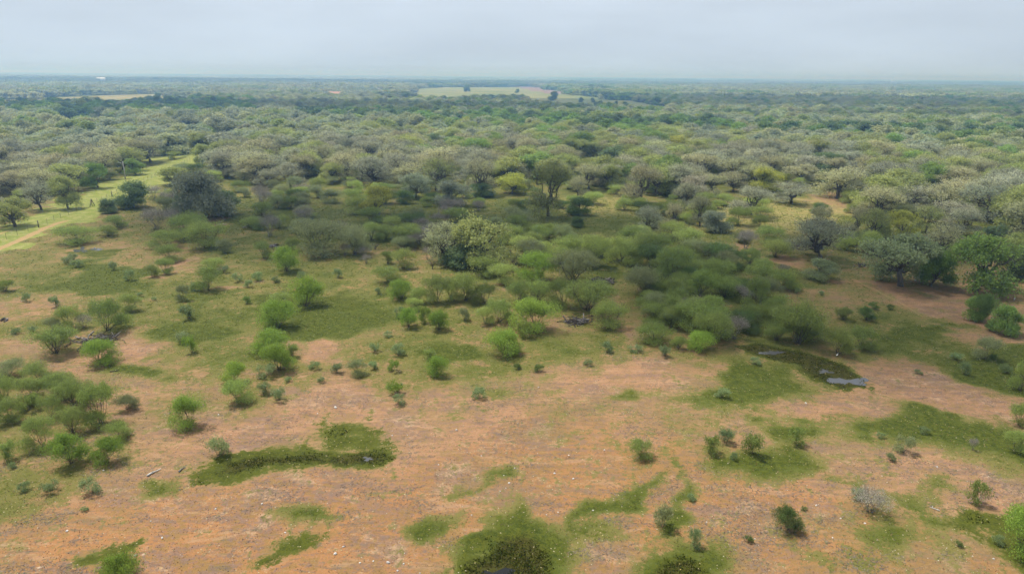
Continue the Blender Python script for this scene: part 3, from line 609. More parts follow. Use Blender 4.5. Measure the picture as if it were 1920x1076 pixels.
# hand-placed oaks: photo x y (foot), width, height in pixels, tone, prototype, label
OAK = [
 (1688, 536, 134, 92, 'gg', 'spread', 'large dark grey-green oak with stout trunk beside the cattle trail'),
 (1745, 534, 66, 66, 'grn', 'full', 'half-hidden green oak touching the right side of the large dark oak'),
 (1828, 544, 128, 100, 'grn', 'spread', 'leafy green oak with low skirt, right of the large dark oak'),
 (1888, 626, 54, 50, 'grn', 'full', 'round bushy green tree at the right edge, larger of the pair'),
 (1538, 488, 122, 74, 'slt', 'grey', 'slate-grey oak with layered crown standing over a grey bush'),
 (1540, 524, 62, 36, 'gg', 'olive', 'low grey-green bushy oak under the slate-grey layered oak'),
 (1906, 520, 90, 52, 'drk', 'full', 'dark low evergreen mass at the right edge behind the leafy oak'),
 (842, 493, 78, 74, 'tan', 'grey', 'pale grey oak on the left of the lone clump mid-field'),
 (902, 498, 118, 84, 'oli', 'spread', 'olive oak with dense dark base in the lone clump mid-field'),
 (868, 499, 84, 40, 'drk', 'full', 'dark leafy skirt bush between the two oaks of the lone clump'),
 (388, 407, 116, 84, 'slt', 'full', 'huge grey-crowned oak with dark foot near the fence strip'),
 (350, 404, 50, 40, 'drk', 'full', 'dark green bush under the left side of the huge grey oak'),
 (428, 404, 50, 42, 'drk', 'full', 'dark green bush under the right side of the huge grey oak'),
 (252, 389, 66, 48, 'drk', 'full', 'dark green bushy tree between fence brace and grey brush'),
 (204, 398, 36, 26, 'drk', 'full', 'dark low bush at the left foot of the bushy green tree'),
 (29, 425, 78, 54, 'oli', 'spread', 'olive oak with dark trunk at the left edge beside the fence'),
 (128, 392, 56, 60, 'oli', 'olive', 'oak with pale trunk on the fence strip, second from the left edge'),
 (78, 395, 60, 56, 'ash', 'grey', 'grey leaning oak between the two olive oaks by the fence'),
 (184, 352, 54, 46, 'grn', 'olive', 'round bright-leafed oak casting a shadow on the grassy strip'),
 (254, 328, 42, 30, 'grn', 'olive', 'small green oak far up the grassy strip'),
 (330, 347, 54, 34, 'oli', 'full', 'bushy olive tree between grassy strip and huge grey oak'),
 (381, 312, 40, 40, 'oli', 'olive', 'oak standing at the far end of the grassy strip'),
 (1028, 405, 84, 90, 'oli', 'grey', 'tall open oak with visible trunk in front of the woodland centre'),
 (958, 362, 56, 36, 'yel', 'olive', 'yellow-green oak left of the tall open oak'),
 (905, 366, 68, 64, 'tan', 'grey', 'tan-grey oak with dark foot left of the yellow-green oak'),
 (905, 368, 44, 24, 'drk', 'full', 'dark evergreen bush at the foot of the tan-grey oak'),
 (818, 358, 70, 58, 'oli', 'grey', 'open olive oak two crowns left of the yellow-green oak'),
 (850, 386, 66, 44, 'slt', 'olive', 'slate-green oak low in front of the open olive oak'),
 (780, 372, 60, 44, 'slt', 'olive', 'slate-green oak left of the other slate-green oak'),
 (712, 402, 64, 52, 'yel', 'olive', 'yellowish olive oak with dark limbs inside the brush belt'),
 (1105, 356, 66, 44, 'tan', 'grey', 'tan spreading oak with crooked dark limb right of the tall open oak'),
 (1083, 372, 44, 34, 'tan', 'grey', 'small bare-limbed oak just below the tan spreading oak'),
 (1205, 380, 78, 66, 'tan', 'grey', 'domed tan oak left of the two pale oaks'),
 (1212, 440, 56, 52, 'slt', 'grey', 'grey oak in front of the domed tan oak'),
 (1282, 393, 48, 46, 'ash', 'grey', 'pale oak with slim dark trunk, front one of a pair'),
 (1310, 376, 60, 46, 'ash', 'grey', 'pale oak behind the slim-trunked one, right of a pair'),
 (1408, 402, 76, 50, 'ash', 'grey', 'palest oak in the open glade, crown almost white'),
 (1484, 382, 78, 38, 'ash', 'grey', 'wide grey oak right of the palest oak'),
 (1436, 360, 58, 42, 'yel', 'olive', 'yellow-brown domed oak behind the wide grey oak'),
 (1258, 430, 40, 46, 'tan', 'grey', 'small twisted oak with bare crooked limbs in the glade'),
 (1312, 424, 44, 52, 'tan', 'grey', 'open twiggy oak right of the small twisted oak'),
 (1340, 434, 52, 36, 'slt', 'full', 'dense grey oak bush right of the open twiggy oak'),
 (1570, 372, 88, 54, 'tan', 'spread', 'dome-shaped tan oak behind the straw-coloured bare patch'),
 (1662, 350, 78, 50, 'oli', 'full', 'rounded olive oak behind and right of the dome-shaped tan oak'),
 (1640, 404, 84, 52, 'tan', 'grey', 'wide tan twiggy oak right of the straw-coloured bare patch'),
 (1712, 402, 90, 52, 'ash', 'grey', 'grey oak right of the wide tan twiggy oak'),
 (1762, 336, 64, 34, 'ash', 'grey', 'grey oak with long pale limb in the right woodland'),
 (1845, 414, 108, 64, 'slt', 'grey', 'big blue-grey oak with arching limb near the right edge'),
 (1800, 440, 64, 46, 'ash', 'grey', 'pale knotted oak left of the arching limb'),
 (1768, 482, 72, 58, 'tan', 'grey', 'tan oak standing behind the leafy green oak'),
 (1690, 452, 58, 54, 'yel', 'olive', 'vivid yellow-green oak behind the large dark oak'),
 (1736, 436, 52, 48, 'oli', 'grey', 'thin olive oak right of the vivid yellow-green oak'),
 (1642, 452, 56, 58, 'oli', 'grey', 'thin oak with leaning trunks left of the vivid yellow-green oak'),
 (1598, 442, 44, 52, 'tan', 'grey', 'slender bare-limbed oak between slate oak and leaning oak'),
 (1538, 438, 46, 48, 'tan', 'grey', 'small tan oak directly behind the slate-grey layered oak'),
 (1866, 458, 50, 34, 'drk', 'full', 'dark round bush under the arching limb at the right'),
 (1900, 490, 70, 50, 'oli', 'spread', 'olive oak at the right edge above the dark evergreen mass'),
 (496, 316, 44, 32, 'oli', 'olive', 'olive oak with dark trunk alone beside a sunny gap'),
 (452, 336, 42, 30, 'ash', 'grey', 'grey crooked-limbed oak left of the sunny gap'),
 (620, 342, 44, 34, 'oli', 'olive', 'leaning olive oak at the edge of a narrow glade'),
 (545, 352, 60, 44, 'ash', 'grey', 'ash-grey oak behind the brush belt, left of the glade'),
 (674, 288, 34, 20, 'v', 'olive', 'vivid fresh-green tree among grey oaks'),
 (957, 272, 24, 16, 'v', 'full', 'small vivid green ball-shaped tree deep in the woodland'),
 (1052, 308, 54, 34, 'oli', 'full', 'dome-shaped olive oak left of the small clearing'),
 (1150, 312, 54, 36, 'drk', 'full', 'dark olive oak right of the small clearing'),
 (1540, 322, 74, 32, 'drk', 'full', 'broad dark green oak behind the dome-shaped tan oak'),
 (168, 250, 40, 18, 'yel', 'olive', 'yellow-green oak at the edge of the dark green meadow'),
 (1258, 336, 40, 42, 'drk', 'full', 'narrow dark oak behind the domed tan oak'),
 (1085, 402, 46, 30, 'k', 'full', 'dark green shrub mass right of the tall open oak'),
 (1083, 425, 24, 18, 'k', 'full', 'small dark ball-shaped shrub near the tall open oak'),
 (1828, 600, 38, 40, 'grn', 'full', 'round bushy green tree near the right edge, smaller of the pair'),
 (1235, 425, 0, 0, 'tan', 'grey', ''),
]
for (px, py, wp, hp, tone, pr, lab) in OAK:
    if not wp: continue
    x, y, W, H = size_m(px, py, wp * (1.12 if px > 400 else 1.0), hp * (1.06 if px > 400 else 1.0))
    put('oak_tree', 'oak', PR[pr][prng.integers(len(PR[pr]))], x, y, W, H, tone, label=lab, cat='oak tree', group='oaks around the open ground', mark='oak')

def inpoly(px, py, s): return sdf(np.atleast_1d(np.float64(px)), np.atleast_1d(np.float64(py)), poly_px(s))[0] > 0
# thickets: corners, count, tones, label
THICK = [
 ('480 372 600 360 760 372 900 385 1000 395 1020 440 960 455 800 470 640 468 520 455 470 430', 64, 'mmmggddkdl', 'brush belt before the woodland, left of centre', 'of the dull brush belt below the woodland'),
 ('1200 478 1300 470 1400 490 1470 540 1480 600 1560 640 1450 655 1300 650 1220 610 1190 540', 46, 'mmmmmgkd', 'dense mesquite thicket right of centre', 'of the dense thicket right of centre'),
 ('960 450 1100 440 1220 445 1230 480 1180 500 1080 505 980 495', 24, 'lllmg', 'pale mesquite stand behind the middle branch piles', 'of the pale stand behind the branch piles'),
 ('1220 400 1400 410 1500 415 1540 470 1480 490 1340 470 1240 462', 14, 'llmmgd', 'sparse mesquites in the sandy glade', 'of the sparse sandy glade'),
 ('1560 430 1680 440 1660 480 1580 480', 8, 'lmg', 'mesquites between the slate oak and large dark oak', 'between slate oak and large dark oak'),
 ('280 360 480 350 600 345 620 370 470 400 440 385 300 400', 16, 'mgdlk', 'brush around the huge grey oak', 'near the huge grey oak'),
]
def clear_of(x, y, dmin, kinds=None):
    for p in PLANTS:
        if (p['x'] - x) ** 2 + (p['y'] - y) ** 2 < (dmin + .0 * p['W']) ** 2: return False
    return True
for poly, cnt, tones, grp, where in THICK:
    a = poly_px(poly); lo, hi = a.min(0), a.max(0); n = 0; tries = 0
    while n < cnt and tries < 4000:
        tries += 1
        px, py = prng.uniform(lo[0], hi[0]), prng.uniform(lo[1], hi[1])
        if not inpoly(px, py, poly): continue
        x, y, z, t = gp(px, py)
        if not clear_of(x, y, 2.6): continue
        tone = tones[prng.integers(len(tones))]
        W = prng.uniform(4.4, 7.8); H = W * prng.uniform(.48, .68)
        if tone == 'd': put('grey_brush', 'brush', PR['bare'][prng.integers(3)], x, y, W * .85, H, tone, label='bare grey brush ' + where, cat='brush', group=grp)
        else: put('mesquite_bush', 'mesquite', PR['mesq' if prng.uniform() < .7 else 'round'][prng.integers(4)], x, y, W, H, tone, label=TONE[tone][0] + ' mesquite bush ' + where, cat='mesquite bush', group=grp)
        n += 1
# understory mesquites among the oaks
UND = '0 320 150 300 330 290 420 335 640 320 900 330 1200 340 1500 330 1900 330 1920 420 1600 420 1500 400 1200 410 1080 400 1000 372 700 372 420 372 300 330 180 340 0 390'
n = 0; tries = 0
while n < 120 and tries < 4000:
    tries += 1; px, py = prng.uniform(0, 1920), prng.uniform(285, 425)
    if not inpoly(px, py, UND): continue
    x, y, z, t = gp(px, py)
    if inpoly(px, py, '1230 340 1640 345 1640 425 1230 425') and prng.uniform() < .6: continue
    if not clear_of(x, y, 3.5) or cover([x], [y])['lime'][0] > .1: continue
    tone = 'lllmgk'[prng.integers(6)]; W = prng.uniform(4, 7.5)
    put('understory_bush', 'mesquite', PR['mesq'][prng.integers(5)], x, y, W, W * prng.uniform(.45, .62), tone, label=TONE[tone][0] + ' mesquite bush growing between the oaks of the woodland edge', cat='bush', group='understory bushes at the woodland edge'); n += 1

# ------------------------------------------------------------------ the woodland
WB = np.array([(-300, 420), (0, 392), (110, 372), (160, 350), (240, 318), (330, 292), (372, 292), (420, 345), (480, 350), (700, 352), (1000, 345), (1100, 348), (1200, 385), (1300, 372), (1500, 352), (1600, 400), (1700, 410), (1920, 455), (2300, 470)], float)
CLEAR = [poly_px(s) for k, st, so, s in PATCH if k in ('lime', 'straw', 'plough', 'field')] + [poly_px(s) for s in ('172 154 210 154 207 162 176 162', '616 180 648 180 644 187 618 187', '700 172 726 172 724 180 702 180', '1664 151 1686 151 1685 158 1666 158', '120 139 128 139 126 143 121 143',
 '1080 300 1150 300 1150 340 1080 335', '1500 360 1620 360 1620 405 1500 405', '590 345 690 340 690 352 590 356', '520 295 570 285 575 312 530 312', '1850 340 1930 340 1930 352 1850 352', '1240 385 1540 375 1540 480 1240 480', '400 262 430 262 430 272 400 272')]
CLW = []
for a in CLEAR:
    wx, wy, _ = pg(a[:, 0], a[:, 1]); CLW.append((np.stack([wx, wy], 1), 6.0 if wy.mean() < 420 and len(a) > 12 else 2.5))
def wood_points(r0, r1, cell, seed, half=R_(44)):
    r = np.random.default_rng(seed)
    X, Y = np.meshgrid(np.arange(-r1, r1, cell), np.arange(0, r1, cell)); X = X.ravel(); Y = Y.ravel()
    d = np.hypot(X, Y); m = (d > r0 - cell) & (d < r1 + cell) & (np.abs(np.arctan2(X, Y)) < half); X, Y = X[m], Y[m]
    X = X + r.uniform(-.42, .42, len(X)) * cell; Y = Y + r.uniform(-.42, .42, len(Y)) * cell
    d = np.hypot(X, Y); ok = (d > r0) & (d <= r1)
    px, py = to_px(X, Y, 0 * X); ok &= py < np.interp(px, WB[:, 0], WB[:, 1])
    for P, mg in CLW:
        lo, hi = P.min(0) - mg, P.max(0) + mg; m = ok & (X > lo[0]) & (X < hi[0]) & (Y > lo[1]) & (Y < hi[1])
        if m.any(): i = np.where(m)[0]; ok[i[sdf(X[i], Y[i], P) > -mg]] = False
    gap = fnoise(X, Y, 60, 41); ok &= (gap > .30) | (r.uniform(0, 1, len(X)) < .35)
    return X[ok], Y[ok], r
# species follow broad belts: creek-side dark green bands (left one painting in cloud shade too), grey oak slopes
def species(x, y, px, py, r):
    v = fnoise(np.array([x]), np.array([y * 2.2]), max(50, y * .30), 51)[0] * 1.3 - .15 + r.normal() * .085
    band = ((py > 192) & (py < 228) & (px < 480)) or (abs(py - (232 + .035 * (px - 700))) < 9 and px > 560) 
    if band and r.uniform() < .75: return 'drk' if r.uniform() < .6 else 'grn'
    if y > 430: v -= .05
    if v < .40: return ('grn', 'drk', 'oli', 'yel')[r.choice(4, p=[.42, .22, .28, .08])]
    if v < .54: return ('oli', 'tan', 'grn')[r.choice(3, p=[.55, .28, .17])]
    return ('ash', 'tan', 'oli', 'slt')[r.choice(4, p=[.36, .40, .18, .06])]
X, Y, r = wood_points(140, 440, 9.9, 5)
order = np.argsort(np.hypot(X, Y)); left = []; cnt = {'grey_oak': 0, 'olive_oak': 0, 'green_tree': 0}; LIM = {'grey_oak': 270, 'olive_oak': 250, 'green_tree': 250}
ox = np.array([p['x'] for p in PLANTS if p['kind'] == 'oak']); oy = np.array([p['y'] for p in PLANTS if p['kind'] == 'oak'])
for i in order:
    x, y = float(X[i]), float(Y[i])
    if ((ox - x) ** 2 + (oy - y) ** 2).min() < 5.5 ** 2: continue
    px, py = (float(v) for v in to_px(x, y, 0)); sp = species(x, y, px, py, r)
    W = r.uniform(10.5, 17.5); H = W * r.uniform(.50, .68); H = min(H, 10.0)
    nm = 'grey_oak' if sp in ('ash', 'tan', 'slt') else 'olive_oak' if sp in ('oli', 'yel') else 'green_tree'
    vis = -60 < px < 1980
    if cnt[nm] >= LIM[nm] or not vis:
        left.append((x, y, W, H, sp)); continue
    cnt[nm] += 1
    pr = {'grey_oak': 'grey', 'olive_oak': 'olive', 'green_tree': 'full'}[nm]
    if r.uniform() < .15: pr = 'spread'
    side = 'left of the grassy fence strip' if px < 330 and py > 285 else 'in the left third of the woodland' if px < 640 else 'in the middle third of the woodland' if px < 1280 else 'in the right third of the woodland'
    dp = 'front rows' if py > 318 else 'middle rows' if py > 285 else 'rear rows'
    w = TONE[sp][0]
    put(nm, 'tree', PR[pr][r.integers(len(PR[pr]))], x, y, W, H, sp, label=f'{w} {"tree" if nm == "green_tree" else "oak"} {side}, {dp}', cat='tree' if nm == 'green_tree' else 'oak tree', group='woodland trees ' + side)
PAST = [(1038, 189, 20), (1090, 192, 11), (1112, 192, 10), (1118, 202, 13), (1127, 201, 14), (1141, 200, 10), (1155, 196, 8), (874, 174, 15), (1172, 199, 10), (970, 176, 9), (295, 187, 16), (318, 191, 13)]
for i, (px, py, w) in enumerate(PAST):
    x, y, W, H = size_m(px, py, w, w * .85); put('pasture_tree', 'tree', PR['full'][i % 3], x, y, W, H, 'drk', cat='tree', group='lone trees on the far pastures')
print('individual woodland trees', cnt, 'left over', len(left), 'plants', len(PLANTS))

# far woodland: one mass, one instance per tree or clump of trees
def far_tree(seed, R, H, nl, ncl, nleaf, ls, low=3):
    p = plant(seed, R, H, 1.6, nl, ncl, nleaf, ls, rl=.42, rcf=.6, zlo=.22, trunk=.34, wig=.15, twigs=0, fill=.4, low=low, asp=.8)
    B, F = p['geo']; return B, F
def join_far(name, parts):
    V = []; T = []; A = []; mi = []; n = 0
    for (B, F), off, s in parts:
        for G, k in ((B, 0), (F, 1)):
            v = np.concatenate(G.V) * s + off; t = np.concatenate(G.T) + n; V.append(v); T.append(t); A.append(np.concatenate(G.A)); n += len(v); mi.append(np.full(len(t), k))
    me = make_mesh(name, np.concatenate(V), np.concatenate(T), M['bark'], False, {'v': np.concatenate(A)})
    me.materials.append(M['leaf_far']); me.polygons.foreach_set('material_index', np.concatenate(mi).astype(np.int32)); return me
FT = [far_tree(800 + i, 5.0, 7.2, 10, 7, 34, .48) for i in range(5)]
FS = [far_tree(820 + i, 5.0, 7.0, 7, 4, 10, 1.25) for i in range(4)]
fr = np.random.default_rng(9)
tree_me = [join_far('woodland_tree', [(f, np.zeros(3), np.ones(3))]) for f in FT]
def clump(n, size, seed):
    r = np.random.default_rng(seed); ps = []
    for k in range(n):
        for l in range(n):
            o = np.array([(k + .5) / n - .5, (l + .5) / n - .5, 0]) * size + np.append(r.uniform(-.35, .35, 2) * size / n, 0)
            s = r.uniform(.75, 1.2) * (size / n) / 9.5; ps.append((FS[r.integers(4)], o, np.array([s, s, min(s, 1.15) * r.uniform(.8, 1.15)])))
    return join_far('woodland_clump', ps)
clump_me = [clump(3, 32, 900 + i) for i in range(4)]
big_me = [clump(5, 150, 950 + i) for i in range(3)]
def instancer(name, meshes, X, Y, S, tint, label):
    rr = np.random.default_rng(len(X))
    me = bpy.data.meshes.new(name); me.vertices.add(len(X)); me.vertices.foreach_set('co', np.stack([X, Y, hgt(X, Y) - .05], 1).astype(np.float32).ravel())
    a = me.attributes.new('size', 'FLOAT_VECTOR', 'POINT'); a.data.foreach_set('vector', S.astype(np.float32).ravel())
    a = me.attributes.new('tint', 'FLOAT_COLOR', 'POINT'); a.data.foreach_set('color', np.concatenate([tint, np.ones((len(X), 1))], 1).astype(np.float32).ravel())
    a = me.attributes.new('turn', 'FLOAT', 'POINT'); a.data.foreach_set('value', rr.uniform(0, 6.28, len(X)).astype(np.float32))
    o = link(name, me); gn = bpy.data.node_groups.new(name, 'GeometryNodeTree')
    gn.interface.new_socket('Geometry', in_out='INPUT', socket_type='NodeSocketGeometry'); gn.interface.new_socket('Geometry', in_out='OUTPUT', socket_type='NodeSocketGeometry')
    gi, go = gn.nodes.new('NodeGroupInput'), gn.nodes.new('NodeGroupOutput'); jn = gn.nodes.new('GeometryNodeJoinGeometry')
    for k, m in enumerate(meshes):
        ob = bpy.data.objects.new(m.name + '_source', m); oi = gn.nodes.new('GeometryNodeObjectInfo'); oi.inputs['Object'].default_value = ob
        oi.inputs['As Instance'].default_value = True; gn.links.new(oi.outputs['Geometry'], jn.inputs[0])
    ip = gn.nodes.new('GeometryNodeInstanceOnPoints'); gn.links.new(gi.outputs[0], ip.inputs['Points']); gn.links.new(jn.outputs[0], ip.inputs['Instance'])
    ip.inputs['Pick Instance'].default_value = True
    rv = gn.nodes.new('FunctionNodeRandomValue'); rv.data_type = 'INT'; rv.inputs[4].default_value = 0; rv.inputs[5].default_value = len(meshes) - 1; gn.links.new(rv.outputs[2], ip.inputs['Instance Index'])
    sa = gn.nodes.new('GeometryNodeInputNamedAttribute'); sa.data_type = 'FLOAT_VECTOR'; sa.inputs[0].default_value = 'size'; gn.links.new(sa.outputs[0], ip.inputs['Scale'])
    ta = gn.nodes.new('GeometryNodeInputNamedAttribute'); ta.data_type = 'FLOAT'; ta.inputs[0].default_value = 'turn'
    cv = gn.nodes.new('ShaderNodeCombineXYZ'); gn.links.new(ta.outputs[0], cv.inputs[2]); gn.links.new(cv.outputs[0], ip.inputs['Rotation'])
    gn.links.new(ip.outputs[0], go.inputs[0])
    md = o.modifiers.new('trees', 'NODES'); md.node_group = gn
    tag(o, label, 'woodland', None, 'stuff'); return o
def tints(X, Y, sp, r, a=.10):
    c = np.array([TONE[s][1] for s in sp]) * np.array([.84, .9, .88]); k = (1 + r.normal(size=(len(sp), 1)) * a) * (1 + r.normal(size=(len(sp), 3)) * a * .25); return np.clip(c * k, .02, .6)
def far_belt(name, meshes, r0, r1, cell, seed, label, extra=(), base=10.0, hmax=1.15):
    X, Y, r = wood_points(r0, r1, cell, seed); px, py = to_px(X, Y, 0 * X)
    sp = [species(x, y, a, b, r) for x, y, a, b in zip(X, Y, px, py)]
    s = r.uniform(1.0, 1.7, len(X)) * (1.0 if base < 11 else .9); S = np.stack([s, s, s * r.uniform(.85, 1.12, len(X))], 1)
    if extra:
        X = np.append(X, [e[0] for e in extra]); Y = np.append(Y, [e[1] for e in extra]); sp += [e[4] for e in extra]
        S = np.concatenate([S, np.array([(e[2] / 10, e[2] / 10, e[3] / 7.2) for e in extra])])
    print(name, len(X)); return instancer(name, meshes, X, Y, S, tints(X, Y, sp, r), label)
far_belt('woodland', tree_me, 440, 1150, 10.0, 61, 'woodland of grey and green oaks behind the nearer trees', left)
far_belt('far_woodland', clump_me, 1150, 4200, 31, 62, 'far blue-green woodland stretching below the horizon')
far_belt('distant_woodland', big_me, 4200, 20000, 150, 63, 'hazy woodland line along the horizon')

# ------------------------------------------------------------------ dead wood
def branch_mesh(r, L_, rad, mat, crook=.18, forks=2):
    g = Geo(); n = 8; t = np.linspace(0, 1, n)
    P = np.stack([t * L_ - L_ / 2, np.cumsum(r.normal(size=n)) * crook * L_ / n, np.abs(np.cumsum(r.normal(size=n))) * crook * .5 * L_ / n], 1)
    g.tube(P, rad * np.linspace(1, .35, n), 6)
    for _ in range(forks):
        i = r.integers(2, n - 2); d = r.normal(size=3) * [.6, .7, .35] + [.7, 0, .1]; e = P[i] + d * L_ * r.uniform(.15, .32)
        g.tube(np.array([P[i], (P[i] + e) / 2 + r.normal(size=3) * .05 * L_, e]), rad * np.array([.55, .4, .15]), 5)
    return g.mesh('branch', M[mat], True)
def pile(px, py, wpx, n, mats, label, seed, lift=1.0, depth=.7):
    x, y, z, t = gp(px, py); W = wpx * t / FPX; r = np.random.default_rng(seed); root = empty('branch_pile', (x, y, z))
    for k in range(n):
        m = mats[r.integers(len(mats))]; Lb = W * r.uniform(.25, .6)
        b = link('branch', branch_mesh(r, Lb, r.uniform(.045, .13), m, .25), root)
        u = r.normal(size=2) * .2; b.location = (u[0] * W, u[1] * W * depth, lift * max(.08, (.75 - 2.2 * math.hypot(*u)) * r.uniform(.2, 1.1)))
        b.rotation_euler = (r.normal() * .25, r.normal() * .22, r.uniform(0, 6.28))
    tag(root, label, 'branch pile', 'heaps of dead branches'); return root
pile(182, 640, 88, 52, ['dead_grey', 'dead_dark', 'dead_dark', 'dead_grey', 'dead_dark'], 'grey heap of dead branches on open ground at left', 1)
pile(1082, 603, 66, 52, ['dead_dark', 'dead_dark', 'dead_dark', 'dead_grey'], 'dark low heap of dead branches among bright mesquites mid-field', 2, .6)
pile(1130, 528, 54, 36, ['dead_grey', 'dead_grey', 'dead_dark', 'dead_dark'], 'pale heap of dead branches further back among the mesquites', 3)
pile(1620, 498, 34, 18, ['dead_dark', 'dead_dark', 'dead_grey'], 'dark heap of dead branches left of the large dark oak', 4, .7)
pile(475, 424, 44, 20, ['dead_grey', 'dead_dark'], 'grey fallen brush heap right of the huge grey oak', 5, .9)
pile(508, 464, 44, 14, ['dead_grey', 'dead_dark'], 'thin scatter of dead branches between two bushes left of centre', 6, .5)
pile(8, 601, 22, 10, ['dead_grey', 'dead_dark'], 'small heap of dead wood at the left edge', 7, .6)
def log(px, py, wpx, ang, rad, mat, label, seed, crook=.3, forks=1):
    x, y, z, t = gp(px, py); r = np.random.default_rng(seed)
    o = link('fallen_log', branch_mesh(r, wpx * t / FPX, rad, mat, crook, forks), None, (x, y, z + rad * .8)); o.rotation_euler = (0, 0, ang)
    tag(o, label, 'log', 'fallen logs'); return o
log(290, 886, 28, 1.0, .10, 'dead_white', 'pale crooked log on bare ground left of the long wet patch', 11)
log(342, 880, 16, 1.2, .09, 'dead_grey', 'short grey log at the left tip of the long wet patch', 12)
log(215, 696, 16, .2, .07, 'dead_dark', 'thin dark stick on the round green turf patch', 13)
log(1113, 312, 14, .4, .22, 'dead_white', 'white bleached trunk lying in the small woodland clearing', 14, forks=3)
log(1901, 560, 14, .9, .10, 'dead_white', 'white stub of dead wood behind the pair of bushy trees', 15)
log(1752, 958, 16, 2.2, .05, 'dead_white', 'thin bleached stick on sand in the lower right', 16)
log(415, 421, 18, .8, .10, 'dead_white', 'pale branch lying on bare soil below the huge grey oak', 17)

# ------------------------------------------------------------------ stones
STONE = {8: '940 560 20 1195 510 18 1300 540 18 890 605 12 922 588 10 545 465 16 785 415 14 645 270 18 285 295 14 370 295 12 910 520 12 972 480 12 1275 410 14 1475 380 16 1410 715 16 350 1018 20 105 1015 18 262 1012 30 180 1005 18 315 1055 18 440 1068 18 12 930 20 730 738 14 1335 45 14 1105 28 14 1150 735 12 1215 722 12',
 7: '760 980 24 910 878 22 1470 690 20 1210 715 18 845 780 16 375 835 22 1880 140 30 1225 190 14 580 495 16 1600 855 18 1880 970 30 1780 175 14', 9: '690 118 18 885 765 16 840 873 16 135 783 14 750 690 20 1020 795 18 1425 480 16 405 876 12 1740 1000 16'}
sr = np.random.default_rng(5); STONES = []
for cr, txt in STONE.items():
    t = [float(v) for v in txt.split()]; ox_, oy_ = CROP[cr]
    for i in range(0, len(t), 3):
        px, py = ox_ + t[i] / CS, oy_ + t[i + 1] / CS; x, y, z, tt = gp(px, py); w = t[i + 2] / CS * tt / FPX * .8
        n, m = 9, 6; th = np.linspace(0, 2 * math.pi, n, endpoint=False); ph = np.linspace(.08, math.pi - .08, m)
        P = np.stack([np.outer(np.sin(ph), np.cos(th)), np.outer(np.sin(ph), np.sin(th)), np.outer(np.cos(ph), np.ones(n))], -1).reshape(-1, 3)
        ax = sr.normal(size=(7, 3)); ax /= np.linalg.norm(ax, axis=1)[:, None]
        P = P / np.maximum(1, (P @ ax.T / sr.uniform(.62, .95, 7)).max(1))[:, None]; P *= np.array([w * .5, w * sr.uniform(.3, .45), w * sr.uniform(.22, .34)])
        q = [(a * n + b, a * n + (b + 1) % n, (a + 1) * n + (b + 1) % n, (a + 1) * n + b) for a in range(m - 1) for b in range(n)]
        T = [tr for A_, B_, C_, D_ in q for tr in ((A_, D_, B_), (B_, D_, C_))] + [(0, k, k + 1) for k in range(1, n - 1)] + [((m - 1) * n, (m - 1) * n + k + 1, (m - 1) * n + k) for k in range(1, n - 1)]
        o = link('stone', make_mesh('stone', P, T, M['stone'], False), None, (x, y, z + w * .12)); o.rotation_euler = (0, 0, sr.uniform(0, 6.28))
        tag(o, None, 'stone', 'pale stones on the sand'); STONES.append(dict(o=o, kind='stone', tone='pale', W=w * 3, px=px, py=py, x=x, y=y, fixed=False))

# ------------------------------------------------------------------ fence and pole along the grassy strip
FL = [(-30, 466), (0, 454), (40, 439), (82, 424), (117, 407), (155, 393), (182, 382), (206, 370), (250, 351), (290, 333), (325, 316), (358, 301)]
fpx, fpy, _ = pg([p[0] for p in FL], [p[1] for p in FL]); fpt = np.stack([fpx, fpy], 1)
seg = np.hypot(*np.diff(fpt, axis=0).T); cum = np.append(0, np.cumsum(seg))
x0, y0 = fpt[0]; fence = empty('wire_fence', (x0, y0, float(hgt(x0, y0)))); z0 = float(hgt(x0, y0))
tpost = Geo(); tpost.box((0, 0, .7), (.055, .02, 1.5)); tpost.box((0, .02, .7), (.02, .05, 1.5)); tpost.box((0, 0, 1.42), (.07, .04, .05)); tp_me = tpost.mesh('post', M['post'])
wpost = Geo(); wpost.tube(np.array([[0, 0, -.1], [.01, 0, .8], [0, .01, 1.75]]), [.12, .11, .10], 8); wp_me = wpost.mesh('post', M['post'], True)
SP = np.arange(0, cum[-1], 4.2); wood_at = {int(np.argmin(np.abs(SP - np.interp(u, [p[0] for p in FL], cum)))) for u in (82, 206, 300, -20)}
for i, d in enumerate(SP):
    x, y = np.interp(d, cum, fpt[:, 0]), np.interp(d, cum, fpt[:, 1])
    link('post', wp_me if i in wood_at else tp_me, fence, (x - x0, y - y0, float(hgt(x, y)) - z0))
for hz in (.35, .62, .9, 1.2):
    g = Geo(); xs, ys = np.interp(SP, cum, fpt[:, 0]), np.interp(SP, cum, fpt[:, 1]); g.tube(np.stack([xs - x0, ys - y0, hgt(xs, ys) - z0 + hz + .01 * np.sin(SP)], 1), .012, 4); link('wire', g.mesh('wire', M['wire'], True), fence)
tag(fence, 'wire fence with thin posts running along the grassy strip at left', 'fence')
bx_, by_, bz_, bt_ = gp(173, 387); br = empty('fence_brace', (bx_, by_, bz_)); ux, uy = (fpt[6] - fpt[5]) / np.linalg.norm(fpt[6] - fpt[5])
for p, q in (((0, 0, -.1), (0, 0, 2.1)), ((-1.5 * ux, -1.5 * uy, 0), (-.05 * ux, -.05 * uy, 1.95)), ((1.5 * ux, 1.5 * uy, 0), (.05 * ux, .05 * uy, 1.95))):
    g = Geo(); g.tube(np.array([p, (np.array(p) + q) / 2, q]), [.10, .09, .085], 7); link('pole', g.mesh('pole', M['post'], True), br)
tag(br, 'three dark poles leaning together as a brace on the fence line', 'fence brace')
px_, py_, pz_, _ = gp(235, 336); ps = empty('dead_trunk_pole', (px_, py_, pz_)); r = np.random.default_rng(3)
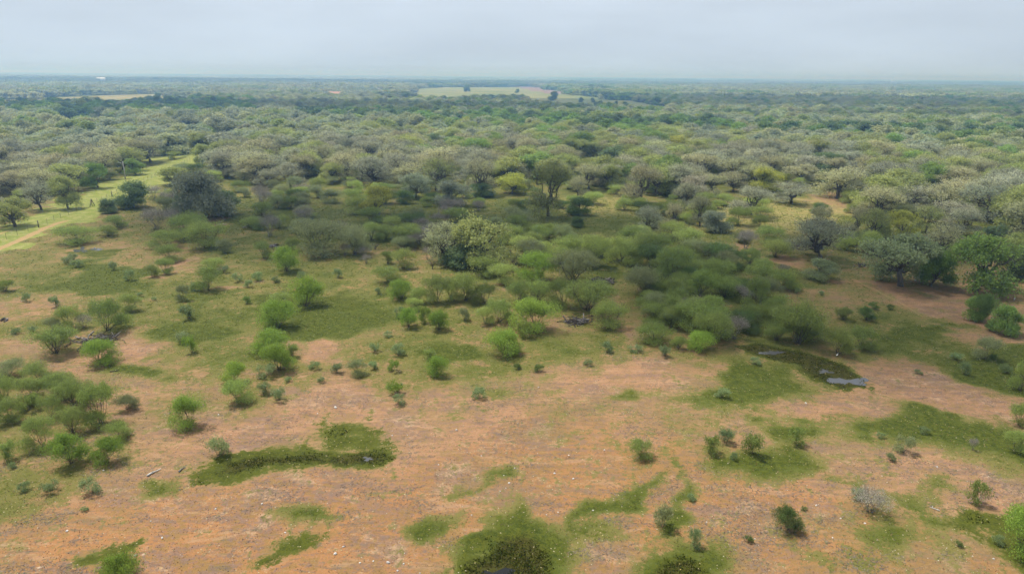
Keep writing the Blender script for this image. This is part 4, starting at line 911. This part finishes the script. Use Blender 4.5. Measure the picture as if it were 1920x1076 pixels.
g = Geo(); g.tube(np.array([[0, 0, -.2], [.1, 0, 3], [-.05, .1, 6.2]]), [.2, .16, .1], 7); link('trunk', g.mesh('trunk', M['dead_white'], True), ps)
for a in (3.4, 4.6, 5.4):
    g = Geo(); e = r.normal(size=3) * [.8, .8, .2]; g.tube(np.array([[0, 0, a], e * .5 + [0, 0, a + .4], e + [0, 0, a + .7]]), [.07, .05, .02], 5); link('limb', g.mesh('limb', M['dead_white'], True), ps)
tag(ps, 'pale dead trunk standing upright beside the grassy strip', 'dead tree')

# ------------------------------------------------------------------ far buildings and mast
def house(px, py, wpx, depth, hw, hr, wall, roof, label, name, cat, rz=0.0, tdist=None):
    x, y, z, t = gp(px, py)
    if tdist: rr_ = ray(px, py); x, y = float(rr_[0] * tdist), float(rr_[1] * tdist); z = float(hgt(x, y)); t = tdist
    W = wpx * t / FPX; e = empty(name, (x, y, z), rz)
    g = Geo(); g.box((0, 0, hw / 2), (W, depth, hw)); wl = link('wall', g.mesh('wall', M[wall]), e)
    g = Geo(); o = .6
    for s_ in (-1, 1):
        a = [(-W / 2 - o, s_ * (depth / 2 + o), hw - .1), (W / 2 + o, s_ * (depth / 2 + o), hw - .1), (W / 2 + o, 0, hw + hr), (-W / 2 - o, 0, hw + hr)]
        b = [(p[0], p[1], p[2] + .18) for p in a]; V = a + b
        g.add(V, [(0, 1, 2), (0, 2, 3), (4, 6, 5), (4, 7, 6), (0, 4, 5), (0, 5, 1), (1, 5, 6), (1, 6, 2), (2, 6, 7), (2, 7, 3), (3, 7, 4), (3, 4, 0)])
    link('roof', g.mesh('roof', M[roof]), e)
    g = Geo()
    for s_ in (-1, 1): g.add([(s_ * W / 2, -depth / 2, hw), (s_ * W / 2, depth / 2, hw), (s_ * W / 2, 0, hw + hr - .05)], [(0, 1, 2)])
    link('gable', g.mesh('gable', M[wall]), e)
    g = Geo(); g.box((0, 0, 1.1), (1.2, .1, 2.2)); link('door', g.mesh('door', M['dark_glass']), e, (W * .08, -depth / 2 - .04, 0))
    for k in (-.36, -.18, .28, .4):
        g = Geo(); g.box((0, 0, 0), (1.4, .08, 1.2)); link('window', g.mesh('window', M['dark_glass']), e, (W * k, -depth / 2 - .03, 1.7))
    tag(e, label, cat); return e
house(191, 156, 14, 14, 7.0, 4.0, 'roof_white', 'roof_white', 'white metal barn far off in the trees at upper left', 'barn', 'barn', .15)
house(631, 184, 24, 12, 6.0, 4.4, 'wall_pale', 'roof_red', 'far house with terracotta roof half hidden by oaks', 'house', 'house', .05)
house(713, 174, 14, 10, 5.0, 2.6, 'wall_pale', 'steel', 'far shed with pale metal roof left of the pasture', 'shed', 'shed', -.1)
house(1675, 153, 5.5, 14, 24, 5, 'roof_white', 'roof_white', 'tiny white building on the horizon at right under the mast', 'white_building', 'building', 0, 4300)
rr_ = ray(1674, 150); mx_, my_ = float(rr_[0] * 4350), float(rr_[1] * 4350); ms_ = empty('radio_mast', (mx_, my_, float(hgt(mx_, my_))))
g = Geo()
for a in range(3):
    c_, s_ = math.cos(a * 2.094), math.sin(a * 2.094); g.tube(np.array([[c_ * 1.0, s_ * 1.0, 0], [c_ * .8, s_ * .8, 30], [c_ * .4, s_ * .4, 62]]), .22, 4)
for hz in range(2, 62, 3):
    ang = [(hz // 3 + k) * 2.094 for k in range(4)]; g.tube(np.array([[math.cos(a) * .9, math.sin(a) * .9, hz + k] for k, a in enumerate(ang)]), .1, 3)
link('lattice', g.mesh('lattice', M['steel']), ms_); g = Geo(); g.tube(np.array([[0, 0, 61], [0, 0, 64], [0, 0, 67]]), .15, 5); link('antenna', g.mesh('antenna', M['steel']), ms_)
tag(ms_, 'thin radio mast rising above the horizon at right', 'mast')

# ------------------------------------------------------------------ egret by the thicket
ex, ey, ez, _ = gp(1569, 669); eg = empty('egret', (ex, ey, ez), .5); eg.scale = (.62, .62, .62); g = Geo()
g.tube(np.array([[-.30, 0, .42], [-.18, 0, .46], [0, 0, .52], [.13, 0, .58], [.2, 0, .66], [.17, 0, .77], [.2, 0, .88], [.25, 0, .93], [.29, 0, .93], [.42, 0, .91]]), [.015, .07, .12, .10, .05, .03, .028, .035, .03, .005], 8)
link('body', g.mesh('body', M['feather'], True), eg)
for s_ in (-.04, .04):
    g = Geo(); g.tube(np.array([[0, s_, .44], [.03, s_, .22], [0, s_, 0], [.09, s_, .01]]), .012, 5); link('leg', g.mesh('leg', M['dead_dark'], True), eg)
tag(eg, 'white egret standing at the edge of the mesquite thicket', 'bird')

# ------------------------------------------------------------------ turf, litter and grit as loose cover
def loose_mat(name, c1, c2, c3, tr=.25):
    m, nt = new_mat(name); v = N(nt, 'ShaderNodeAttribute', attribute_name='v').outputs['Fac']
    col = mixc(nt, smooth_n(nt, v, .5, 1.0), mixc(nt, smooth_n(nt, v, 0, .5), c1, c2), c3)
    d = N(nt, 'ShaderNodeBsdfDiffuse'); t = N(nt, 'ShaderNodeBsdfTranslucent'); L(nt, col, d.inputs[0]); L(nt, col, t.inputs[0])
    ms = N(nt, 'ShaderNodeMixShader', i_0=tr); L(nt, d.outputs[0], ms.inputs[1]); L(nt, t.outputs[0], ms.inputs[2])
    o = N(nt, 'ShaderNodeOutputMaterial'); L(nt, ms.outputs[0], o.inputs[0]); return m
M['turf'] = loose_mat('turf', (.075, .098, .020), (.105, .13, .028), (.17, .155, .055)); M['litter'] = loose_mat('litter', (.06, .048, .042), (.13, .105, .09), (.20, .165, .135), 0)
M['sedge'] = loose_mat('sedge', (.02, .026, .005), (.06, .076, .011), (.125, .135, .024)); M['grit'] = loose_mat('grit', (.20, .125, .075), (.30, .21, .14), (.46, .40, .33), 0)
lr = np.random.default_rng(21)
def scatter(n, ymax=210):
    """points over the open ground, thinner with distance"""
    u = lr.uniform(0, 1, n); y = 40 * (ymax / 40) ** u; x = lr.uniform(-.82, .82, n) * (y + 6); return x, y
def loose(name, x, y, w, h, asp, flat, mat, label, v):
    n = len(x); z = hgt(x, y); a = lr.uniform(0, 6.28, n); u = np.stack([np.cos(a), np.sin(a), 0 * a], 1)
    t = lr.normal(size=(n, 3)) * np.array([1, 1, 0]) * .5; t[:, 2] = 1; t = np.where(np.array(flat)[..., None] if np.ndim(flat) else flat, np.cross(u, [0, 0, 1.0]) + [0, 0, .12], t)
    P = np.stack([x, y, z + .005], 1); w = w[:, None]; h = h[:, None]
    V = np.stack([P - u * w * asp, P + u * w * asp, P + t * h], 1).reshape(-1, 3)
    o = link(name, make_mesh(name, V, np.arange(3 * n).reshape(-1, 3), M[mat], False, {'v': np.repeat(v, 3)})); tag(o, label, 'ground cover', None, 'stuff')
def bunch(x, y, k, sp):
    x = np.repeat(x, k); y = np.repeat(y, k); return x + lr.normal(size=len(x)) * sp, y + lr.normal(size=len(y)) * sp
x, y = scatter(90000); f = cover(x, y); k = lr.uniform(0, 1, len(x)); sel = (f['grass'] * 1.0 > .30 + .45 * k) & (f['path'] < .2) & (f['lime'] < .15) & (f['wet'] < .5)
xs, ys = bunch(x[sel], y[sel], 3, .14); sc_ = np.clip(ys / 90, .7, 2.0)
loose('turf_grass', xs, ys, lr.uniform(.03, .07, len(xs)) * sc_, lr.uniform(.03, .10, len(xs)) * sc_, 1, False, 'turf', 'short patchy grass over the open ground', np.clip(lr.normal(.42, .3, len(xs)), 0, 1))
x, y = scatter(160000, 130); f = cover(x, y); sel = (f['mud'] + 2.2 * (fnoise(x, y, 2.2, 91, 3) - .5) > .25 + 1.6 * lr.uniform(0, 1, len(x))) & (f['wet'] > .45)
for qx_, qy_, qr_ in WATER: sel &= ((x - qx_) ** 2 + (y - qy_) ** 2) > (qr_ * lr.uniform(.0, 1.0, len(x)) ** .35) ** 2
xs, ys = bunch(x[sel], y[sel], 4, .2)
loose('sedge', xs, ys, lr.uniform(.04, .09, len(xs)), lr.uniform(.05, .16, len(xs)), 1, False, 'sedge', 'dark wet sedge in the boggy hollows', np.clip(lr.normal(.42, .3, len(xs)), 0, 1))
x, y = scatter(70000, 120); f = cover(x, y); pat = fnoise(x, y * 1.6, 3.5, 71, 3); sel = (pat > .58) & (f['grass'] < .5) & (f['wet'] < .2)
xs, ys = bunch(x[sel], y[sel], 2, .25)
loose('dead_stem_litter', xs, ys, lr.uniform(.015, .035, len(xs)), lr.uniform(.12, .4, len(xs)), 1, True, 'litter', 'grey dead stems littering the sand', lr.uniform(0, 1, len(xs)))
x, y = scatter(60000, 120); f = cover(x, y); sel = (f['wet'] < .2) & (lr.uniform(0, 1, len(x)) < .55)
xs, ys = x[sel], y[sel]
loose('grit', xs, ys, lr.uniform(.03, .07, len(xs)), lr.uniform(.03, .09, len(xs)), 1, False, 'grit', 'scattered grit and small pebbles on the sand', lr.uniform(0, 1, len(xs)) ** 2.2)

# ------------------------------------------------------------------ clouds overhead that shade parts of the plain
cm, cnn = new_mat('cloud'); td = N(cnn, 'ShaderNodeBsdfTransparent'); dd = N(cnn, 'ShaderNodeBsdfTranslucent', i_Color=(.9, .92, .95, 1)); cms = N(cnn, 'ShaderNodeMixShader', i_0=.45)
L(cnn, td.outputs[0], cms.inputs[1]); L(cnn, dd.outputs[0], cms.inputs[2]); cmo = N(cnn, 'ShaderNodeOutputMaterial'); L(cnn, cms.outputs[0], cmo.inputs[0])
def cloud(px, py, wx, wy, seed, alt=1100.0, dist=None):
    x, y, z, t = gp(px, py); r = np.random.default_rng(seed)
    n, m = 40, 20; th = np.linspace(0, 2 * math.pi, n, endpoint=False); ph = np.linspace(.02, math.pi - .02, m)
    D = np.stack([np.outer(np.sin(ph), np.cos(th)), np.outer(np.sin(ph), np.sin(th)), np.outer(np.cos(ph), np.ones(n))], -1).reshape(-1, 3)
    rad = np.ones(len(D))
    for k in range(26):
        c = r.normal(size=3); c /= np.linalg.norm(c); rad += .22 * np.exp(-((D - c) ** 2).sum(1) / r.uniform(.05, .25)) * r.choice([-1, 1])
    P = D * rad[:, None] * np.array([wx / 2, wy / 2, min(wx, wy) * .22]); P[:, 2] = np.where(P[:, 2] < 0, P[:, 2] * .4, P[:, 2])
    q = [(a * n + b, a * n + (b + 1) % n, (a + 1) * n + (b + 1) % n, (a + 1) * n + b) for a in range(m - 1) for b in range(n)]
    T = [tr for A_, B_, C_, D_ in q for tr in ((A_, D_, B_), (B_, D_, C_))] + [(0, k, k + 1) for k in range(1, n - 1)] + [((m - 1) * n, (m - 1) * n + k + 1, (m - 1) * n + k) for k in range(1, n - 1)]
    o = link('cloud', make_mesh('cloud', P, T, cm, True), None, (x + SUN_DIR.x / SUN_DIR.z * alt, y + SUN_DIR.y / SUN_DIR.z * alt, alt))
    tag(o, None, None, None, 'stuff'); o['label'] = 'thin drifting cloud high above the plain'; o['category'] = 'cloud'
for c_ in ((690, 420, 120, 62, 1), (1440, 560, 80, 60, 2), (200, 210, 760, 260, 3), (1560, 200, 1100, 420, 4), (1750, 160, 4200, 1500, 5), (150, 157, 3400, 1300, 6), (980, 160, 2800, 900, 7), (1750, 232, 360, 90, 8), (820, 212, 520, 130, 10), (1700, 470, 60, 50, 9)): cloud(*c_)

# ------------------------------------------------------------------ labels that single each plant and stone out
MARKS = [('the grey branch heap', 182, 640), ('the dark branch heap', 1082, 603), ('the pale branch heap', 1130, 528), ('the puddle near the fence', 160, 468), ('the grey puddle', 1578, 712), ('the small bright puddle', 1450, 664),
 ('the long dark wet patch', 560, 850), ('the bottom-edge pool', 930, 1060), ('the second bottom-edge wet patch', 1290, 1045), ('the lone oak clump', 875, 496), ('the large dark oak', 1690, 534), ('the pair of bushy trees', 1862, 618),
 ('the huge grey oak', 386, 407), ('the crooked pale log', 290, 886), ('the lawn patch at right', 1720, 792), ('the lower right corner', 1890, 1040), ('the lower left corner', 30, 1040), ('the sandy trail at left', 340, 505),
 ('the round green turf patch', 250, 692), ('the brown wet patch mid-left', 645, 563), ('the turf patch below the thicket', 1470, 860), ('the slate-grey oak', 1538, 488), ('the fence brace', 173, 387), ('the left edge', 10, 760), ('the right edge', 1912, 700),
 ('the tall open oak', 1028, 405), ('the palest oak', 1408, 402), ('the domed tan oak', 1205, 380), ('the dome-shaped tan oak', 1570, 372), ('the arching-limb oak', 1845, 414), ('the vivid fresh-green tree', 674, 288), ('the small woodland clearing', 1113, 312),
 ('the grassy strip top', 370, 298), ('the dark green meadow', 170, 240), ('the yellowish olive oak', 712, 402), ('the broad dark oak', 1540, 322), ('the long-limbed grey oak', 1762, 336), ('the vivid green ball tree', 957, 272), ('the sandy glade', 1380, 465), ('the far central pasture', 1060, 190), ('the far straw pasture', 240, 188), ('the open sand mid-front', 1000, 880), ('the orange sand lower left', 250, 1000), ('the pale sand at right', 1700, 720), ('the sand lower right', 1620, 920)]
NOUN = {'mesquite': 'mesquite bush', 'shrub': 'shrub', 'brush': 'brush', 'snag': 'dead shrub', 'stone': 'stone'}
ORD = ['leftmost', 'second', 'third', 'fourth', 'fifth', 'sixth', 'seventh', 'eighth', 'ninth', 'tenth', 'eleventh', 'twelfth']; CNT = ['', '', 'two', 'three', 'four', 'five', 'six', 'seven', 'eight', 'nine', 'ten', 'eleven', 'twelve']
def base_label(p, lvl=0):
    best = min(MARKS, key=lambda m: (m[1] - p['px']) ** 2 + (2.2 * (m[2] - p['py'])) ** 2); dx, dy = p['px'] - best[1], 2.2 * (p['py'] - best[2])
    far_ = math.hypot(dx, dy); W = p['W']
    rel = ('left of' if dx < 0 else 'right of') if abs(dx) > abs(dy) else ('behind' if dy < 0 else 'in front of')
    if best[0].endswith(('corner', 'edge')): rel = 'near'
    if far_ < 14: rel = 'beside'
    elif far_ > 140 and rel not in ('near', 'in front of'): rel = 'well ' + rel
    if p['kind'] in ('oak', 'tree'): size = 'small' if W < 8.6 else 'broad' if W > 11.4 else 'medium'
    else: size = 'tiny' if W < 1.3 else 'small' if W < 2.6 else 'medium' if W < 4.6 else 'large' if W < 7 else 'very large'
    noun = 'bush' if p['o'].name.startswith('under') else NOUN.get(p['kind']) or ('oak' if 'oak' in p['o'].name else 'tree')
    return f"{size} {TONE[p['tone']][0] if p['tone'] in TONE else p['tone']} {noun} {rel} {best[0]}"
used_ = {p['o']['label'] for p in PLANTS if p['mark'] == 'oak'}; groups_ = {}
for p in PLANTS + STONES:
    if p.get('mark') == 'oak': continue
    groups_.setdefault(base_label(p), []).append(p)
ROWS = ['nearest row', 'second row', 'third row', 'fourth row', 'fifth row']
for lab, ps_ in groups_.items():
    if len(ps_) == 1: ps_[0]['o']['label'] = lab; continue
    nr = -(-len(ps_) // 9); ps_.sort(key=lambda p: -p['py']); rows = [list(a) for a in np.array_split(np.array(ps_, dtype=object), nr)]
    for k, row in enumerate(rows):
        row.sort(key=lambda p: p['px'])
        for i, p in enumerate(row):
            ps__ = (', ' + ROWS[min(k, 4)] if nr > 1 else '') + (f', {ORD[i]}{"" if i == 0 else "-from-left"} of {CNT[len(row)]}' if len(row) > 1 else '')
            t_ = lab + ps__
            if len(t_.split()) > 16: t_ = lab.split(' ', 1)[1] + ps__
            p['o']['label'] = t_

# ------------------------------------------------------------------ air
hm, hn = new_mat('haze'); 
pv = N(hn, 'ShaderNodeVolumePrincipled'); pv.inputs['Color'].default_value = (0.28, 0.55, 1.0, 1); pv.inputs['Absorption Color'].default_value = (0.8, 0.8, 1, 1); pv.inputs['Density'].default_value = 0.00042; pv.inputs['Anisotropy'].default_value = 0.72
ho = N(hn, 'ShaderNodeOutputMaterial'); L(hn, pv.outputs[0], ho.inputs['Volume'])
hg = Geo(); hg.box((0, 0, 28.0), (60000, 60000, 84.0)); tag(link('haze', hg.mesh('haze', hm)), 'pale blue haze over the whole plain', 'haze', None, 'stuff')
